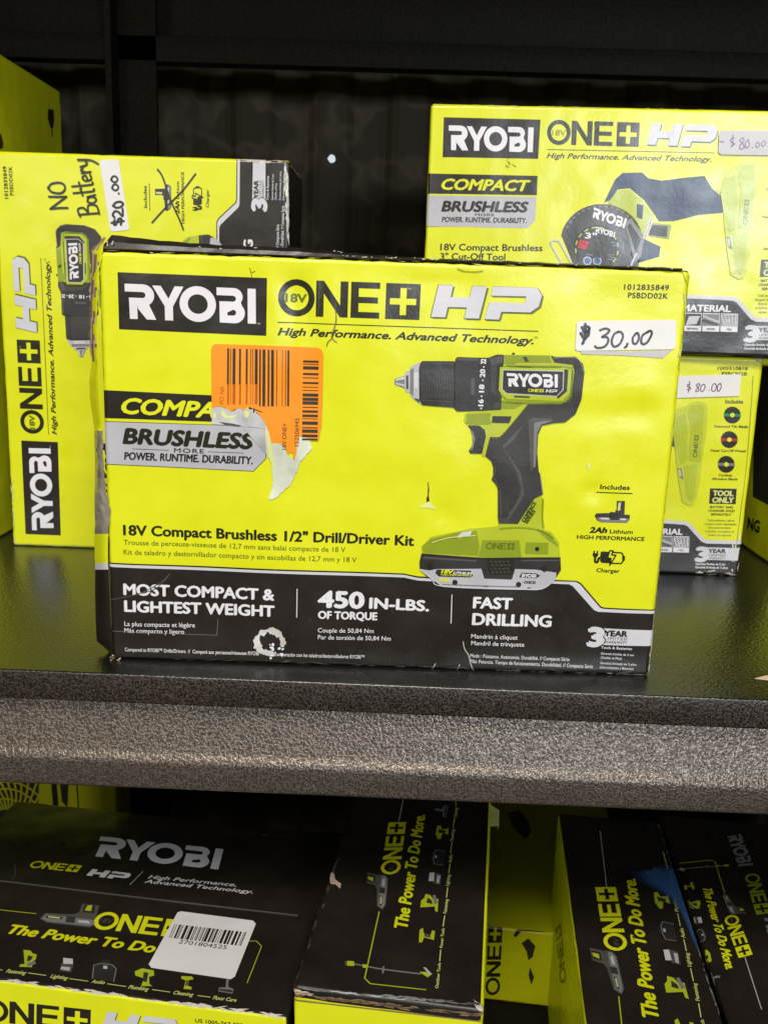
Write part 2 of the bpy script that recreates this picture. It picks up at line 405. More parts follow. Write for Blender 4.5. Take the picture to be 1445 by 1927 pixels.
def front_print(face, M, full=True):
    """the print of the drill carton's main face, measured on the front box; used again on the box that stands on end"""
    a = Art('brand_logo', face, M)
    a.poly([(222, 295), (1237, 335), (1232, 728), (232, 683)], 'black', 1, zR)
    a.logo(MAKER, (270, 373), (1160, 409), (279, 611), 'white', 2, zR)
    a.text('TM', (1168, 650), (1190, 651), 10, 'white', 2, z=zR)
    a.build()
    a = Art('series_logo', face, M)
    a.logo(SERIES, (95, 100), (1172, 137), (92, 372), 'ink_dark', 1, zS)
    a.text('18V', (150, 268), (305, 275), 60, 'olive_dark', 2, bold=.05, z=zS)
    a.text('TM', (1073, 178), (1097, 179), 12, 'yellow', 2, z=zS)
    a.logo(HPLOGO, (146, 164), (1038, 188), (142, 424), 'olive_dark', 1, zH)
    a.logo(HPLOGO, (128, 150), (1024, 174), (124, 415), 'ink_dark', 2, zH)
    a.logo(HPLOGO, (133, 153), (1020, 175), (130, 411), 'silver_light', 3, zH)
    a.stroke([(523, 606), (1012, 623)], .0005, 'ink_dark', 1)
    a.text('High Performance. Advanced Technology.', (523, 630), (1003, 647), 13.5, 'ink_dark', 1, bold=.045, shear=.28)
    a.text('TM', (1004, 637), (1011, 637), 4, 'ink_dark', 1)
    a.build()
    a = Art('product_badge', face, M)
    a.poly([zA(68, 755), zA(822, 790), zA(822, 906), zA(72, 882)], 'black', 1)
    a.poly([zA(76, 896), zA(822, 919), zA(822, 1066), zA(765, 1124), zA(92, 1093)], 'ink_dark', 1)
    a.poly([zA(76, 899), zA(820, 921), zA(819, 1065), zA(764, 1121), zA(92, 1090)], 'silver', 2)
    a.text('COMPACT', (170, 860), (772, 888), 67, 'yellow', 2, bold=.05, shear=.25, z=zA)
    a.text('BRUSHLESS', (176, 996), (762, 1020), 66, 'ink_dark', 3, bold=.06, shear=.18, z=zA)
    a.text('MORE', (405, 1037), (540, 1042), 19, 'ink_dark', 3, bold=.02, z=zA, space=1.2)
    a.stroke([zA(215, 1022), zA(380, 1028)], .0003, 'ink_dark', 3); a.stroke([zA(560, 1034), zA(720, 1040)], .0003, 'ink_dark', 3)
    a.text('POWER. RUNTIME. DURABILITY.', (180, 1070), (760, 1090), 33, 'ink_dark', 3, bold=.035, shear=.1, z=zA)
    a.build()
    a = Art('feature_band', face, M)
    L = [zC(0, 366), zC(100, 382), zC(760, 407), zC(1445, 430), zD(110, 442), zD(300, 452), zD(720, 460), zD(830, 464), zD(850, 474), zD(940, 580), zD(955, 585), zD(1215, 597)]
    L2 = [zC(0, 370), zC(100, 388), zC(760, 414), zC(1445, 436), zD(110, 449), zD(300, 458), zD(720, 466), zD(826, 469), zD(846, 480), zD(936, 586), zD(953, 591), zD(1215, 602)]
    L3 = [zC(0, 385), zC(100, 401), zC(760, 426), zC(1445, 448), zD(110, 461), zD(300, 470), zD(700, 476), zD(796, 480), zD(812, 488), zD(908, 596), zD(925, 604), zD(1215, 616)]
    uv = lambda P: [M(*p) for p in P]
    A1, A2, A3 = uv(L), uv(L2), uv(L3)
    fix = lambda A: [(max(0.0, min(W, p[0])), p[1]) for p in A]
    A1, A2, A3 = fix(A1), fix(A2), fix(A3)
    for A in (A1, A2, A3): A[-1] = (W, A[-1][1]); A[0] = (0, A[0][1])
    # strips as quads so that they follow the bent board
    def strip(T, B, mat, lay):
        for i in range(len(T)-1): a.uvloops([[T[i], T[i+1], B[i+1], B[i]]], mat, lay)
    strip(A1, [(p[0], 0) for p in A1], 'black', 1)
    strip(A1, A2, 'ink_dark', 2); strip(A2, A3, 'silver_light', 2)
    for x in ((962, 500, 960, 628, zC), (265, 525, 261, 654, zD)): a.stroke([x[4](x[0], x[1]), x[4](x[2], x[3])], .0005, 'white', 2)
    a.text('MOST COMPACT &', (178, 526), (856, 551), 48, 'white', 2, bold=.045, z=zC)
    a.text('LIGHTEST WEIGHT', (182, 602), (856, 626), 48, 'white', 2, bold=.045, z=zC)
    a.text('La plus compacte et légère', (180, 668), (498, 676), 20, 'white', 2, bold=.006, z=zC)
    a.text('Más compacto y ligero', (180, 698), (450, 705), 20, 'white', 2, bold=.006, z=zC)
    a.text('450', (1060, 580), (1260, 588), 70, 'white', 2, bold=.055, z=zC)
    a.text('IN-LBS.', (1290, 588), (1555, 600), 46, 'white', 2, bold=.05, z=zC)
    a.text('OF TORQUE', (1058, 633), (1322, 642), 33, 'white', 2, bold=.045, z=zC)
    a.text('Couple de 50,84 Nm', (1056, 696), (1308, 701), 19, 'white', 2, bold=.006, z=zC)
    a.text('Par de torsión de 50,84 Nm', (1056, 727), (1385, 736), 19, 'white', 2, bold=.006, z=zC)
    a.text('FAST', (362, 584), (535, 591), 48, 'white', 2, bold=.045, z=zD)
    a.text('DRILLING', (358, 660), (712, 673), 50, 'white', 2, bold=.045, z=zD)
    a.text('Mandrin à cliquet', (352, 722), (562, 730), 19, 'white', 2, bold=.006, z=zD)
    a.text('Mandril de trinquete', (352, 753), (592, 762), 19, 'white', 2, bold=.006, z=zD)
    a.text('Compared to RYOBI™ Drills/Drivers  //  Comparé aux perceuses/visseuses RYOBI™  //  En comparación con los taladros/destornilladores RYOBI™', (182, 783), (1266, 818), 16, 'white', 2, bold=.006, z=zC)
    a.text('Modo : Puissance. Autonomie. Durabilité. // Compacte Série', (348, 810), (797, 829), 16, 'white', 2, bold=.006, z=zD)
    a.text('Más: Potencia. Tiempo de funcionamiento. Durabilidad. // Compacta Serie', (348, 836), (903, 861), 16, 'white', 2, bold=.006, z=zD)
    a.build()
    a = Art('warranty_badge', face, M)
    a.poly([(590, 340), (1272, 372), (1262, 565), (585, 548)], 'silver_light', 2, zW)
    a.text('3', (436, 560), (612, 562), 225, 'ink_dark', 3, bold=.10, z=zW)
    a.text('3', (440, 556), (606, 558), 215, 'silver_light', 3.8, bold=.085, z=zW)
    a.text('YEAR', (635, 434), (912, 443), 66, 'ink_dark', 3, bold=.06, z=zW)
    a.text('LIMITED', (637, 480), (915, 489), 32, 'ink_dark', 3, z=zW, space=1.3)
    a.text('WARRANTY', (632, 525), (912, 534), 32, 'ink_dark', 3, z=zW)
    a.text('Tools & Batteries', (594, 594), (973, 610), 30, 'white', 2, bold=.02, z=zW)
    a.text('Garantie limitée de 3 ans', (592, 667), (998, 686), 28, 'white', 2, bold=.008, z=zW)
    a.text('(Outiles et Piles)', (590, 718), (850, 732), 28, 'white', 2, bold=.008, z=zW)
    a.text('Garantía limitada de 3 años', (584, 785), (1030, 806), 28, 'white', 2, bold=.008, z=zW)
    a.text('(Herramientas y Baterías)', (580, 838), (992, 858), 28, 'white', 2, bold=.008, z=zW)
    a.build()
    a = Art('product_lettering', face, M)
    a.text('18V Compact Brushless 1/2" Drill/Driver Kit', (176, 256), (1488, 303), 44, 'ink_dark', 1, bold=.042, z=zC)
    a.text('Trousse de perceuse-visseuse de 12,7 mm sans balai compacte de 18 V', (176, 300), (1180, 334), 22, 'olive_dark', 1, bold=.008, z=zC)
    a.text('Kit de taladro y destornillador compacto y sin escobillas de 12,7 mm y 18 V', (176, 344), (1230, 380), 22, 'olive_dark', 1, bold=.008, z=zC)
    a.build(); a = Art('item_number', face, M)
    a.text('1012835849', (1046, 203), (1247, 207), 24, 'ink_dark', 1, bold=.03, z=zB, space=1.1)
    a.text('PSBDD02K', (1064, 241), (1243, 245), 24, 'ink_dark', 1, bold=.03, z=zB, space=1.1)
    a.build()
    a = Art('contents_panel', face, M)
    a.text('Includes', (583, 260), (943, 270), 55, 'ink_dark', 1, bold=.035, z=zI)
    a.stroke([zI(540, 301), zI(976, 316)], .0006, 'ink_dark', 1)
    a.poly([(785, 405), (888, 408), (880, 575), (948, 580), (945, 640), (910, 678), (590, 670), (545, 650), (512, 590), (530, 560), (700, 555), (702, 540), (768, 545), (772, 515), (783, 515)], 'rubber', 1, zI)
    a.poly([(540, 610), (940, 625), (935, 650), (905, 675), (590, 667), (550, 645)], 'grey_mid', 2, zI)
    a.poly([(570, 610), (685, 612), (690, 630), (680, 636), (590, 632)], 'silver_light', 3, zI)
    a.poly([(830, 620), (895, 622), (900, 636), (880, 645), (825, 640)], 'silver_light', 3, zI)
    a.poly([(705, 560), (815, 562), (812, 640), (705, 636)], 'charcoal', 3, zI)
    a.poly([(797, 415), (840, 417), (828, 530), (790, 528)], 'grey_mid', 2, zI)
    a.poly([(805, 440), (835, 420), (825, 520), (795, 525)], 'yellow_pale', 3, zI)
    a.text('2Ah', (450, 797), (660, 802), 66, 'ink_dark', 1, bold=.07, shear=.2, z=zI)
    a.text('Lithium', (700, 805), (980, 813), 46, 'ink_dark', 1, bold=.03, z=zI)
    a.text('HIGH PERFORMANCE', (295, 874), (1127, 902), 46, 'ink_dark', 1, bold=.035, z=zI)
    a.poly([(600, 1030), (700, 1035), (672, 1110), (710, 1120), (695, 1178), (600, 1172), (580, 1150), (585, 1050)], 'ink_dark', 1, zI)
    for P in ([(735, 1042), (835, 1045), (860, 1062), (862, 1150), (840, 1178), (728, 1176)], [(865, 1090), (880, 1092), (876, 1138), (862, 1138)],
              [(700, 1020), (742, 1022), (722, 1072), (776, 1076), (700, 1200), (715, 1115), (672, 1112), (700, 1020)],
              [(580, 1108), (560, 1120), (555, 1150), (535, 1165), (518, 1150), (520, 1100)]):
        a.stroke([zI(*p) for p in P], .0013 if P[0] == (580, 1108) else .0008, 'ink_dark', 2, smooth=(P[0] == (580, 1108)))
    a.poly([(490, 1052), (560, 1055), (556, 1085), (535, 1105), (505, 1102), (488, 1080)], 'ink_dark', 1, zI)
    a.stroke([zI(508, 1025), zI(506, 1060)], .0008, 'ink_dark'); a.stroke([zI(548, 1027), zI(545, 1060)], .0008, 'ink_dark')
    a.text('Charger', (535, 1285), (820, 1296), 46, 'ink_dark', 1, bold=.03, z=zI)
    a.build()
    a = Art('drill_picture', face, M)
    q = lambda pts, m, l=2: a.poly(pts, m, l, zK)
    q([(45, 262), (100, 245), (125, 238), (128, 322), (108, 324), (45, 300)], 'grey_mid')
    q([(55, 262), (122, 243), (122, 262), (50, 275)], 'silver_light', 3); q([(50, 285), (122, 300), (115, 316), (55, 300)], 'silver', 3)
    q([(112, 225), (128, 208), (150, 208), (150, 355), (128, 352), (114, 330)], 'silver', 3); q([(122, 240), (138, 236), (138, 330), (124, 330)], 'grey_dark', 4)
    q([(148, 182), (215, 148), (238, 150), (238, 436), (212, 428), (150, 376)], 'silver', 3)
    q([(150, 200), (175, 186), (172, 378), (150, 360)], 'grey_mid', 4); q([(175, 220), (206, 215), (203, 330), (176, 325)], 'silver_light', 4)
    q([(180, 390), (212, 400), (212, 425), (185, 402)], 'grey_dark', 4)
    q([(222, 150), (235, 140), (455, 142), (455, 458), (232, 440), (212, 405), (210, 185)], 'charcoal', 4)
    for i in range(20): a.stroke([zK(236+11*i, 196), zK(232+11*i, 392)], .00035, 'rubber_light', 5)
    q([(236, 152), (450, 152), (450, 162), (234, 162)], 'grey_dark', 5); q([(228, 400), (448, 415), (448, 424), (230, 410)], 'grey_dark', 5)
    q([(458, 128), (472, 113), (625, 118), (682, 118), (740, 96), (787, 98), (767, 472), (640, 480), (470, 483), (450, 466), (452, 300)], 'charcoal', 4)
    q([(470, 120), (620, 124), (618, 140), (468, 136)], 'rubber_light', 5); q([(565, 255), (590, 255), (585, 370), (562, 370)], 'rubber_light', 5)
    q([(690, 120), (780, 104), (776, 150), (700, 178)], 'rubber_light', 5); q([(692, 185), (740, 165), (730, 350), (762, 385), (760, 400), (700, 345)], 'grey_dark', 5)
    q([(715, 425), (762, 420), (758, 465), (715, 462)], 'grey_dark', 5)
    for t, y0, y1 in (('22', 160, 128), ('20', 250, 198), ('18', 352, 302), ('16', 446, 402)):
        a.text(t, zK(664-(y0-128)*.06, y0), zK(666-(y0-128)*.06, y1), 9, 'white', 6, bold=.05)
    for x, y in ((650, 180), (643, 272), (634, 380), (632, 462)): q([(x-5, y-5), (x+5, y-5), (x+5, y+5), (x-5, y+5)], 'white', 6)
    q([(785, 98), (1100, 100), (1262, 160), (1270, 330), (1190, 432), (950, 434), (880, 520), (762, 657), (692, 657), (676, 720), (657, 792), (636, 785), (664, 650), (655, 605), (600, 578), (532, 572), (515, 545), (520, 502), (560, 485), (768, 472)], 'olive_light', 3)
    q([(845, 84), (860, 84), (862, 97), (840, 97)], 'ink_dark', 3)
    q([(787, 100), (1095, 104), (1110, 150), (870, 150), (860, 165), (784, 160)], 'olive', 4)
    q([(915, 112), (940, 112), (955, 145), (930, 143)], 'rubber', 5); q([(868, 182), (975, 186), (972, 176), (868, 172)], 'rubber', 5)
    q([(745, 172), (860, 170), (1180, 172), (1255, 180), (1240, 372), (1185, 425), (800, 412), (770, 380), (735, 345)], 'olive', 4)
    q([(760, 182), (860, 182), (1190, 186), (1244, 196), (1230, 360), (1180, 412), (810, 398), (780, 372), (752, 340)], 'olive_light', 4.5)
    q([(1195, 195), (1222, 200), (1212, 345), (1150, 396), (1145, 380), (1190, 335)], 'charcoal', 6)
    q([(778, 198), (1192, 206), (1188, 335), (1145, 382), (800, 362), (772, 330)], 'silver_light', 5)
    q([(783, 203), (1187, 211), (1183, 332), (1143, 376), (803, 357), (777, 328)], 'charcoal', 6)
    a.logo(MAKER, (805, 222), (1150, 230), (806, 312), 'white', 7, zK)
    a.logo(SERIES, (950, 328), (1055, 331), (949, 349), 'yellow', 7, zK); a.logo(HPLOGO, (1068, 331), (1148, 334), (1066, 352), 'silver_light', 7, zK)
    q([(855, 375), (962, 380), (960, 390), (855, 386)], 'rubber', 6)
    q([(768, 425), (930, 425), (860, 465), (768, 465)], 'olive', 4)
    q([(535, 500), (700, 495), (690, 520), (700, 570), (600, 575), (530, 565)], 'olive', 4)
    q([(710, 514), (838, 516), (824, 562), (704, 560)], 'charcoal', 5)
    q([(1105, 103), (1135, 112), (1270, 110), (1322, 160), (1332, 215), (1312, 400), (1272, 500), (1200, 556), (1120, 562), (1045, 578), (1018, 640), (1012, 760), (1022, 892), (1032, 905), (1052, 1045), (992, 1075), (880, 1246), (752, 1244), (745, 1205), (745, 1012), (736, 980), (702, 946), (714, 915), (714, 860), (700, 818), (660, 786), (692, 658), (764, 656), (952, 433), (1182, 432), (1246, 378), (1264, 205), (1252, 165), (1150, 152), (1128, 148)], 'rubber', 5)
    q([(1275, 120), (1312, 165), (1322, 215), (1300, 390), (1265, 480), (1250, 400), (1270, 200)], 'charcoal', 6)
    q([(950, 545), (985, 525), (1110, 532), (1120, 548), (1040, 562), (1000, 615), (985, 870), (965, 890), (958, 700)], 'rubber_light', 6)
    q([(990, 560), (1060, 545), (1110, 548), (1040, 570), (1012, 625), (1000, 860), (985, 860)], 'grey_mid', 7)
    q([(775, 715), (800, 690), (930, 560), (850, 680), (790, 735), (900, 900), (925, 1050), (905, 1085), (825, 1205), (800, 1205), (890, 1070), (905, 1000), (870, 890)], 'rubber_light', 6)
    q([(720, 830), (800, 838), (860, 900), (890, 1000), (880, 1070), (815, 1198), (752, 1196), (752, 1010), (715, 950), (725, 900)], 'charcoal', 6)
    q([(752, 1205), (830, 1206), (815, 1240), (755, 1238)], 'grey_dark', 6)
    q([(540, 578), (622, 580), (658, 610), (664, 655), (636, 770), (560, 768), (548, 750), (572, 715), (580, 650), (568, 610)], 'charcoal', 4)
    q([(556, 600), (580, 625), (590, 670), (578, 730), (560, 755), (575, 700), (572, 640)], 'grey_mid', 5)
    q([(992, 1077), (1048, 1052), (1045, 1180), (1046, 1262), (1062, 1288), (1108, 1300), (1160, 1370), (1170, 1475), (640, 1474), (232, 1446), (226, 1400), (290, 1332), (560, 1276), (744, 1262), (750, 1248), (882, 1248)], 'olive_light', 3)
    q([(232, 1395), (290, 1345), (480, 1300), (600, 1290), (620, 1400), (610, 1460), (240, 1440)], 'olive', 4)
    q([(640, 1355), (890, 1358), (905, 1470), (615, 1465)], 'olive', 5); q([(1000, 1280), (1095, 1310), (1155, 1390), (1150, 1400), (1080, 1350)], 'olive', 4)
    q([(935, 1372), (1090, 1375), (1085, 1452), (930, 1448)], 'olive', 5)
    a.logo(SERIES, (665, 1372), (858, 1376), (662, 1415), 'olive_dark', 6, zK)
    q(arc(1011, 1417, 15, 0, 360, 14)[:-1], 'ink_dark', 6)
    q([(465, 1330), (500, 1300), (570, 1292), (555, 1320), (480, 1340)], 'silver_light', 6)
    q([(228, 1444), (640, 1474), (1170, 1474), (1174, 1560), (1142, 1612), (1050, 1680), (370, 1660), (260, 1600), (215, 1548), (214, 1500)], 'charcoal', 4)
    q([(240, 1465), (600, 1490), (600, 1500), (236, 1480)], 'rubber_light', 5); q([(905, 1490), (1165, 1490), (1165, 1500), (905, 1500)], 'rubber_light', 5)
    q([(215, 1550), (280, 1560), (330, 1550), (632, 1548), (652, 1616), (840, 1624), (862, 1552), (1005, 1558), (1142, 1578), (1140, 1622), (1048, 1692), (880, 1694), (370, 1672), (300, 1622)], 'silver', 5)
    q([(330, 1553), (560, 1560), (576, 1595), (560, 1606), (345, 1600), (320, 1578)], 'charcoal', 6)
    q([(905, 1576), (1005, 1582), (1032, 1598), (1005, 1616), (890, 1608)], 'charcoal', 6)
    q([(672, 1478), (858, 1480), (840, 1590), (690, 1585)], 'ink_dark', 6)
    for i in range(4):
        for j in range(5): q([(700+28*j+8*(i % 2), 1492+24*i), (712+28*j+8*(i % 2), 1500+24*i), (700+28*j+8*(i % 2), 1508+24*i), (688+28*j+8*(i % 2), 1500+24*i)], 'grey_dark', 7)
    a.text('18V', zK(360, 1578), zK(440, 1582), 7, 'yellow', 7, bold=.06, shear=.2); a.text('LITHIUM', zK(442, 1582), zK(568, 1588), 4.6, 'white', 7, bold=.05, shear=.2)
    a.text('HIGH PERFORMANCE', zK(360, 1592), zK(565, 1598), 2.4, 'yellow', 7, bold=.04); a.text('2Ah', zK(342, 1632), zK(415, 1635), 6, 'yellow', 7, bold=.08, shear=.2)
    a.logo(MAKER, (905, 1583), (1005, 1587), (904, 1607), 'white', 7, zK); a.logo(SERIES, (920, 1632), (1000, 1635), (919, 1650), 'ink_dark', 7, zK)
    for x, y in ((286, 1527), (1061, 1553), (453, 1639), (885, 1656)): q(arc(x, y, 18, 0, 360, 14)[:-1], 'ink_dark', 8)
    q([(650, 1662), (680, 1664), (680, 1672), (650, 1670)], 'ink_dark', 6); q([(945, 1678), (970, 1678), (968, 1684), (943, 1684)], 'ink_dark', 6)
    for p, w_, m_ in (([(300, 1370), (420, 1335), (590, 1322)], .0006, 'yellow_pale'), ([(760, 1275), (900, 1268), (1040, 1290), (1120, 1340)], .0006, 'olive'), ([(1052, 1075), (1048, 1200), (1056, 1270)], .0007, 'olive'),
                      ([(812, 168), (860, 176), (1170, 180)], .0004, 'olive_dark'), ([(764, 395), (805, 418), (1175, 424), (1238, 368), (1252, 205)], .0005, 'olive_dark'), ([(700, 655), (764, 652), (948, 436)], .0004, 'olive_dark'),
                      ([(1120, 120), (1268, 118), (1312, 168), (1322, 215)], .0005, 'grey_mid'), ([(455, 150), (452, 450)], .0006, 'ink_dark'), ([(760, 1010), (765, 1190)], .0006, 'rubber_light'), ([(728, 870), (722, 935), (755, 1000)], .0005, 'rubber_light'),
                      ([(1030, 910), (1048, 1040)], .0006, 'grey_mid'), ([(240, 1448), (640, 1478), (1165, 1478)], .0004, 'ink_dark'), ([(218, 1552), (300, 1618), (372, 1666), (880, 1688), (1046, 1686), (1138, 1618)], .0005, 'silver_light'), ([(372, 1652), (880, 1672)], .0005, 'grey_mid')):
        a.stroke([zK(*x) for x in p], w_, m_, 7.5)
    for i in range(16):
        for j in range(5): q([(760+22*j-(i % 2)*8, 1020+11*i), (768+22*j-(i % 2)*8, 1020+11*i), (764+22*j-(i % 2)*8, 1026+11*i)], 'rubber', 7)
    q([(905, 1225), (985, 1100), (1005, 1095), (1010, 1110), (935, 1245)], 'olive', 4)
    a.text('COMPACT', zK(925, 1235), zK(1006, 1104), 6.5, 'ink_dark', 5, bold=.03); a.text('SERIES', zK(945, 1246), zK(1002, 1160), 6.5, 'ink_dark', 5, bold=.03)
    a.build()
front_print(faceF, faceF.px)

# sticker, price label, tears and creases of the front box
a = Art('clearance_sticker', faceF)
a.poly([(100, 150), (112, 112), (145, 92), (600, 106), (1215, 132), (1252, 152), (1270, 195), (1262, 700), (1250, 960), (1218, 1108), (1130, 1085), (1060, 1065), (1015, 1060), (992, 1190), (985, 1255), (955, 1302), (960, 1240), (925, 1220), (905, 1250), (875, 1180), (845, 1150), (800, 1128), (730, 1130), (700, 1010), (655, 905), (590, 820), (535, 770), (480, 740), (440, 790), (400, 760), (340, 780), (310, 802), (270, 765), (200, 745), (145, 748), (108, 768)], 'orange', 5, zO)
stk = a.build()
b = Art('barcode', faceF)
for x, w, lo in ((268, 20, 1), (300, 8, 1), (325, 30, 1), (392, 20, 1), (462, 20, 1), (508, 8, 1), (530, 8, 1), (556, 30, 1), (602, 17, 0), (636, 30, 0), (690, 18, 0), (725, 30, 0), (780, 8, 0), (840, 6, 0), (873, 8, 0), (895, 20, 0)):
    y0 = 138+.035*(x-268)
    b.poly([(x, y0), (x+w, y0+1), (x+w-2, (515 if lo else 745)), (x-2, (514 if lo else 744))], 'bar_ink' if w > 12 else 'brown_ink', 6, zO)
    if lo: b.poly([(x+2, 515), (x+w, 516), (x+w-2, 725), (x, 722)], 'orange_dark', 6, zO)
y = 265
for hgt, gap in ((22, 12), (9, 18), (34, 36), (22, 24), (10, 38), (20, 30), (8, 26), (8, 28), (32, 12), (32, 6), (34, 24), (10, 26), (24, 20), (26, 14), (8, 24), (34, 26), (12, 12), (34, 18), (28, 14), (18, 0)):
    b.poly([(1058-(y-265)*.012, y), (1222-(y-265)*.014, y+3), (1222-(y-265)*.014, y+3+hgt), (1058-(y-265)*.012, y+hgt)], 'bar_ink' if hgt > 12 else 'brown_ink', 6, zO); y += hgt+gap
b.text('PO: NA', zO(235, 720), zO(238, 535), 8.5, 'orange_dark', 6)
b.text('18V ONE+', zO(885, 1195), zO(888, 925), 8, 'bar_ink', 6); b.text('152506945', zO(1015, 1160), zO(1018, 870), 8, 'bar_ink', 6)
b.text('7', zO(632, 815), zO(634, 770), 17, 'bar_ink', 6)
b.build(stk)
a = Art('torn_paper', faceF)
def jag(pts, amp, seed, n=5):
    rnd = random.Random(seed); out = []
    for i, p in enumerate(pts):
        q = pts[(i+1) % len(pts)]
        for k in range(n):
            t = k/n; out.append((p[0]+(q[0]-p[0])*t+rnd.uniform(-amp, amp)*(k > 0), p[1]+(q[1]-p[1])*t+rnd.uniform(-amp, amp)*(k > 0)))
    return out
a.poly(jag([(106, 765), (150, 745), (270, 765), (310, 802), (400, 760), (535, 775), (600, 840), (660, 905), (690, 980), (440, 955), (106, 930)], 5, 3), 'paper_grey', 4, zO)
a.poly([(140, 790), (160, 862), (120, 862)], 'paper_yellow', 4.4, zO); a.poly(jag([(205, 790), (215, 850), (260, 872), (330, 868), (380, 830), (330, 840), (270, 842), (240, 800)], 3, 9, 3), 'paper_yellow', 4.4, zO)
a.poly(jag([(445, 785), (500, 800), (485, 865), (450, 860)], 3, 5, 3), 'paper_yellow', 4.4, zO)
a.poly(jag([(430, 965), (690, 985), (672, 1250), (610, 1170), (520, 1070)], 6, 11), 'paper_grey', 4.1, zO)
a.poly([(180, 905), (330, 925), (420, 945), (390, 955), (250, 940)], 'rubber_light', 4.5, zO)
a.poly(jag([(665, 935), (700, 1010), (730, 1130), (800, 1128), (850, 1150), (905, 1260), (960, 1310), (992, 1230), (1010, 1050), (1060, 1070), (1125, 1085), (1155, 1180), (1090, 1260), (1025, 1330), (1005, 1410), (960, 1500), (930, 1560), (860, 1625), (780, 1700), (712, 1718), (705, 1690), (745, 1580), (745, 1480), (730, 1340), (672, 1220)], 6, 21), 'paper_white', 4.2, zO)
a.poly(jag([(668, 960), (700, 1030), (735, 1180), (760, 1400), (735, 1350), (690, 1210)], 4, 23), 'paper_yellow', 4.7, zO)
a.build()
a = Art('price_label', faceF)
a.poly(zz := [(848, 480), (1060, 485), (1262, 478), (1248, 490), (1222, 514), (1040, 502), (852, 496)], 'label_grey', 3, zB)
a.poly([(830, 352), (838, 346), (1272, 340), (1282, 350), (1277, 466), (1268, 474), (832, 481), (822, 472)], 'label_white', 4, zB)
pl = a.build()
b = Art('handwriting', faceF)
S = lambda art, pts, w=.0011, m='marker', z=zB, l=5: art.stroke([z(*p) for p in pts], w, m, l)
S(b, [(868, 360), (868, 400), (860, 440), (855, 448)], .0016); S(b, [(852, 375), (880, 372), (886, 385), (868, 395)], .0016); S(b, [(848, 402), (862, 420), (880, 412), (884, 395)], .0018)
S(b, [(862, 385), (872, 405), (865, 425)], .0026)
S(b, [(935, 388), (960, 380), (978, 388), (965, 405), (945, 418), (968, 420), (972, 440), (955, 462), (925, 468), (912, 460)], .0013)
S(b, [(1022, 395), (1000, 405), (988, 440), (1000, 462), (1025, 450), (1040, 415), (1030, 396), (1015, 395)], .0013)
S(b, [(1060, 448), (1056, 460), (1048, 466)], .0013)
S(b, [(1102, 400), (1085, 420), (1086, 445), (1100, 448), (1112, 425), (1108, 402), (1098, 402)], .0013)
S(b, [(1155, 395), (1130, 410), (1122, 438), (1132, 452), (1152, 440), (1170, 405), (1165, 390), (1150, 396)], .0013)
b.build(pl)
a = Art('crease_marks', faceF)
for pts in ([(435, 160), (440, 300), (432, 330), (430, 400), (428, 440), (425, 490), (410, 520)], ):
    a.stroke([zS(530, 285), zS(528, 330), zS(535, 400), zS(522, 470), zS(503, 520), zS(515, 560), zS(540, 575)], .0004, 'kraft', 4)
    a.stroke([zS(533, 340), zS(527, 430), zS(503, 500), zS(500, 540)], .0002, 'olive_dark', 4.3)
a.stroke([zS(503, 545), zS(470, 575), zS(463, 605)], .0004, 'ink_dark', 4)
a.poly([zB(157, 1075), zB(163, 1110), zB(160, 1130), zB(163, 1160), zB(150, 1165), zB(155, 1130)], 'ink_dark', 2)
a.poly([zB(158, 1162), zB(172, 1170), zB(194, 1200), zB(160, 1190), zB(115, 1190), zB(140, 1172)], 'paper_yellow', 2.5)
a.stroke([zB(157, 1075), zB(160, 1120), zB(150, 1150)], .0005, 'kraft', 3)
a.poly([(875, 1015-20), (885, 985), (893, 1000), (880, 1025)], 'paper_yellow', 2, zB)
a.stroke([(345, 18), (400, 45), (480, 48), (545, 35)] and [zH(345, 20), zH(400, 42), zH(480, 46), zH(545, 38)], .0006, 'olive_ink', 2)
a.stroke([(470, 504), (474, 520)], .0003, 'ink_dark', 2); a.stroke([(474, 512), (480, 510)], .0003, 'ink_dark', 2)
a.stroke([zB(1310, 110), zB(1320, 150), zB(1335, 200), zB(1325, 330), zB(1300, 500), zB(1305, 580)], .0004, 'olive_ink', 2)
a.stroke([zS(410, 120), zS(395, 370)], .0004, 'rubber_light', 2)
a.build()
a = Art('scuff_marks', faceF)
rnd = random.Random(5)
ring = []
for k in range(34):
    an = k/34*6.28; 
    cx, cy = 838+60*math.cos(an), 742+52*math.sin(an)
    if 0.2 < an < 1.3: continue
    r0 = rnd.uniform(6, 18)
    a.poly([(cx+r0*rnd.uniform(.6, 1.3)*math.cos(t*.9), cy+r0*rnd.uniform(.6, 1.3)*math.sin(t*.9)) for t in range(7)], 'paper_grey' if k % 3 else 'edge_wear', 4+.03*k, zC)
for k in range(12):
    cx, cy = 862+rnd.uniform(-25, 40), 800+rnd.uniform(-50, 22); r0 = rnd.uniform(3, 10)
    a.poly([(cx+r0*rnd.uniform(.6, 1.3)*math.cos(t*.9), cy+r0*rnd.uniform(.6, 1.3)*math.sin(t*.9)) for t in range(7)], 'white', 5.2+.03*k, zC)
for p in ([(385, 432), (345, 470), (250, 520), (110, 552)], [(380, 440), (320, 500), (230, 525)]): a.stroke([zC(*x) for x in p], .0005, 'rubber_light', 3)
a.stroke([zC(120, 692), zC(598, 712), zC(602, 640)], .00025, 'grey_mid', 3, smooth=False)
for p in ([(316, 738), (322, 770), (340, 800), (352, 845), (368, 885)], [(190, 840), (175, 870)], [(300, 845), (288, 878)]): a.stroke([zD(*x) for x in p], .0006, 'edge_wear', 4)
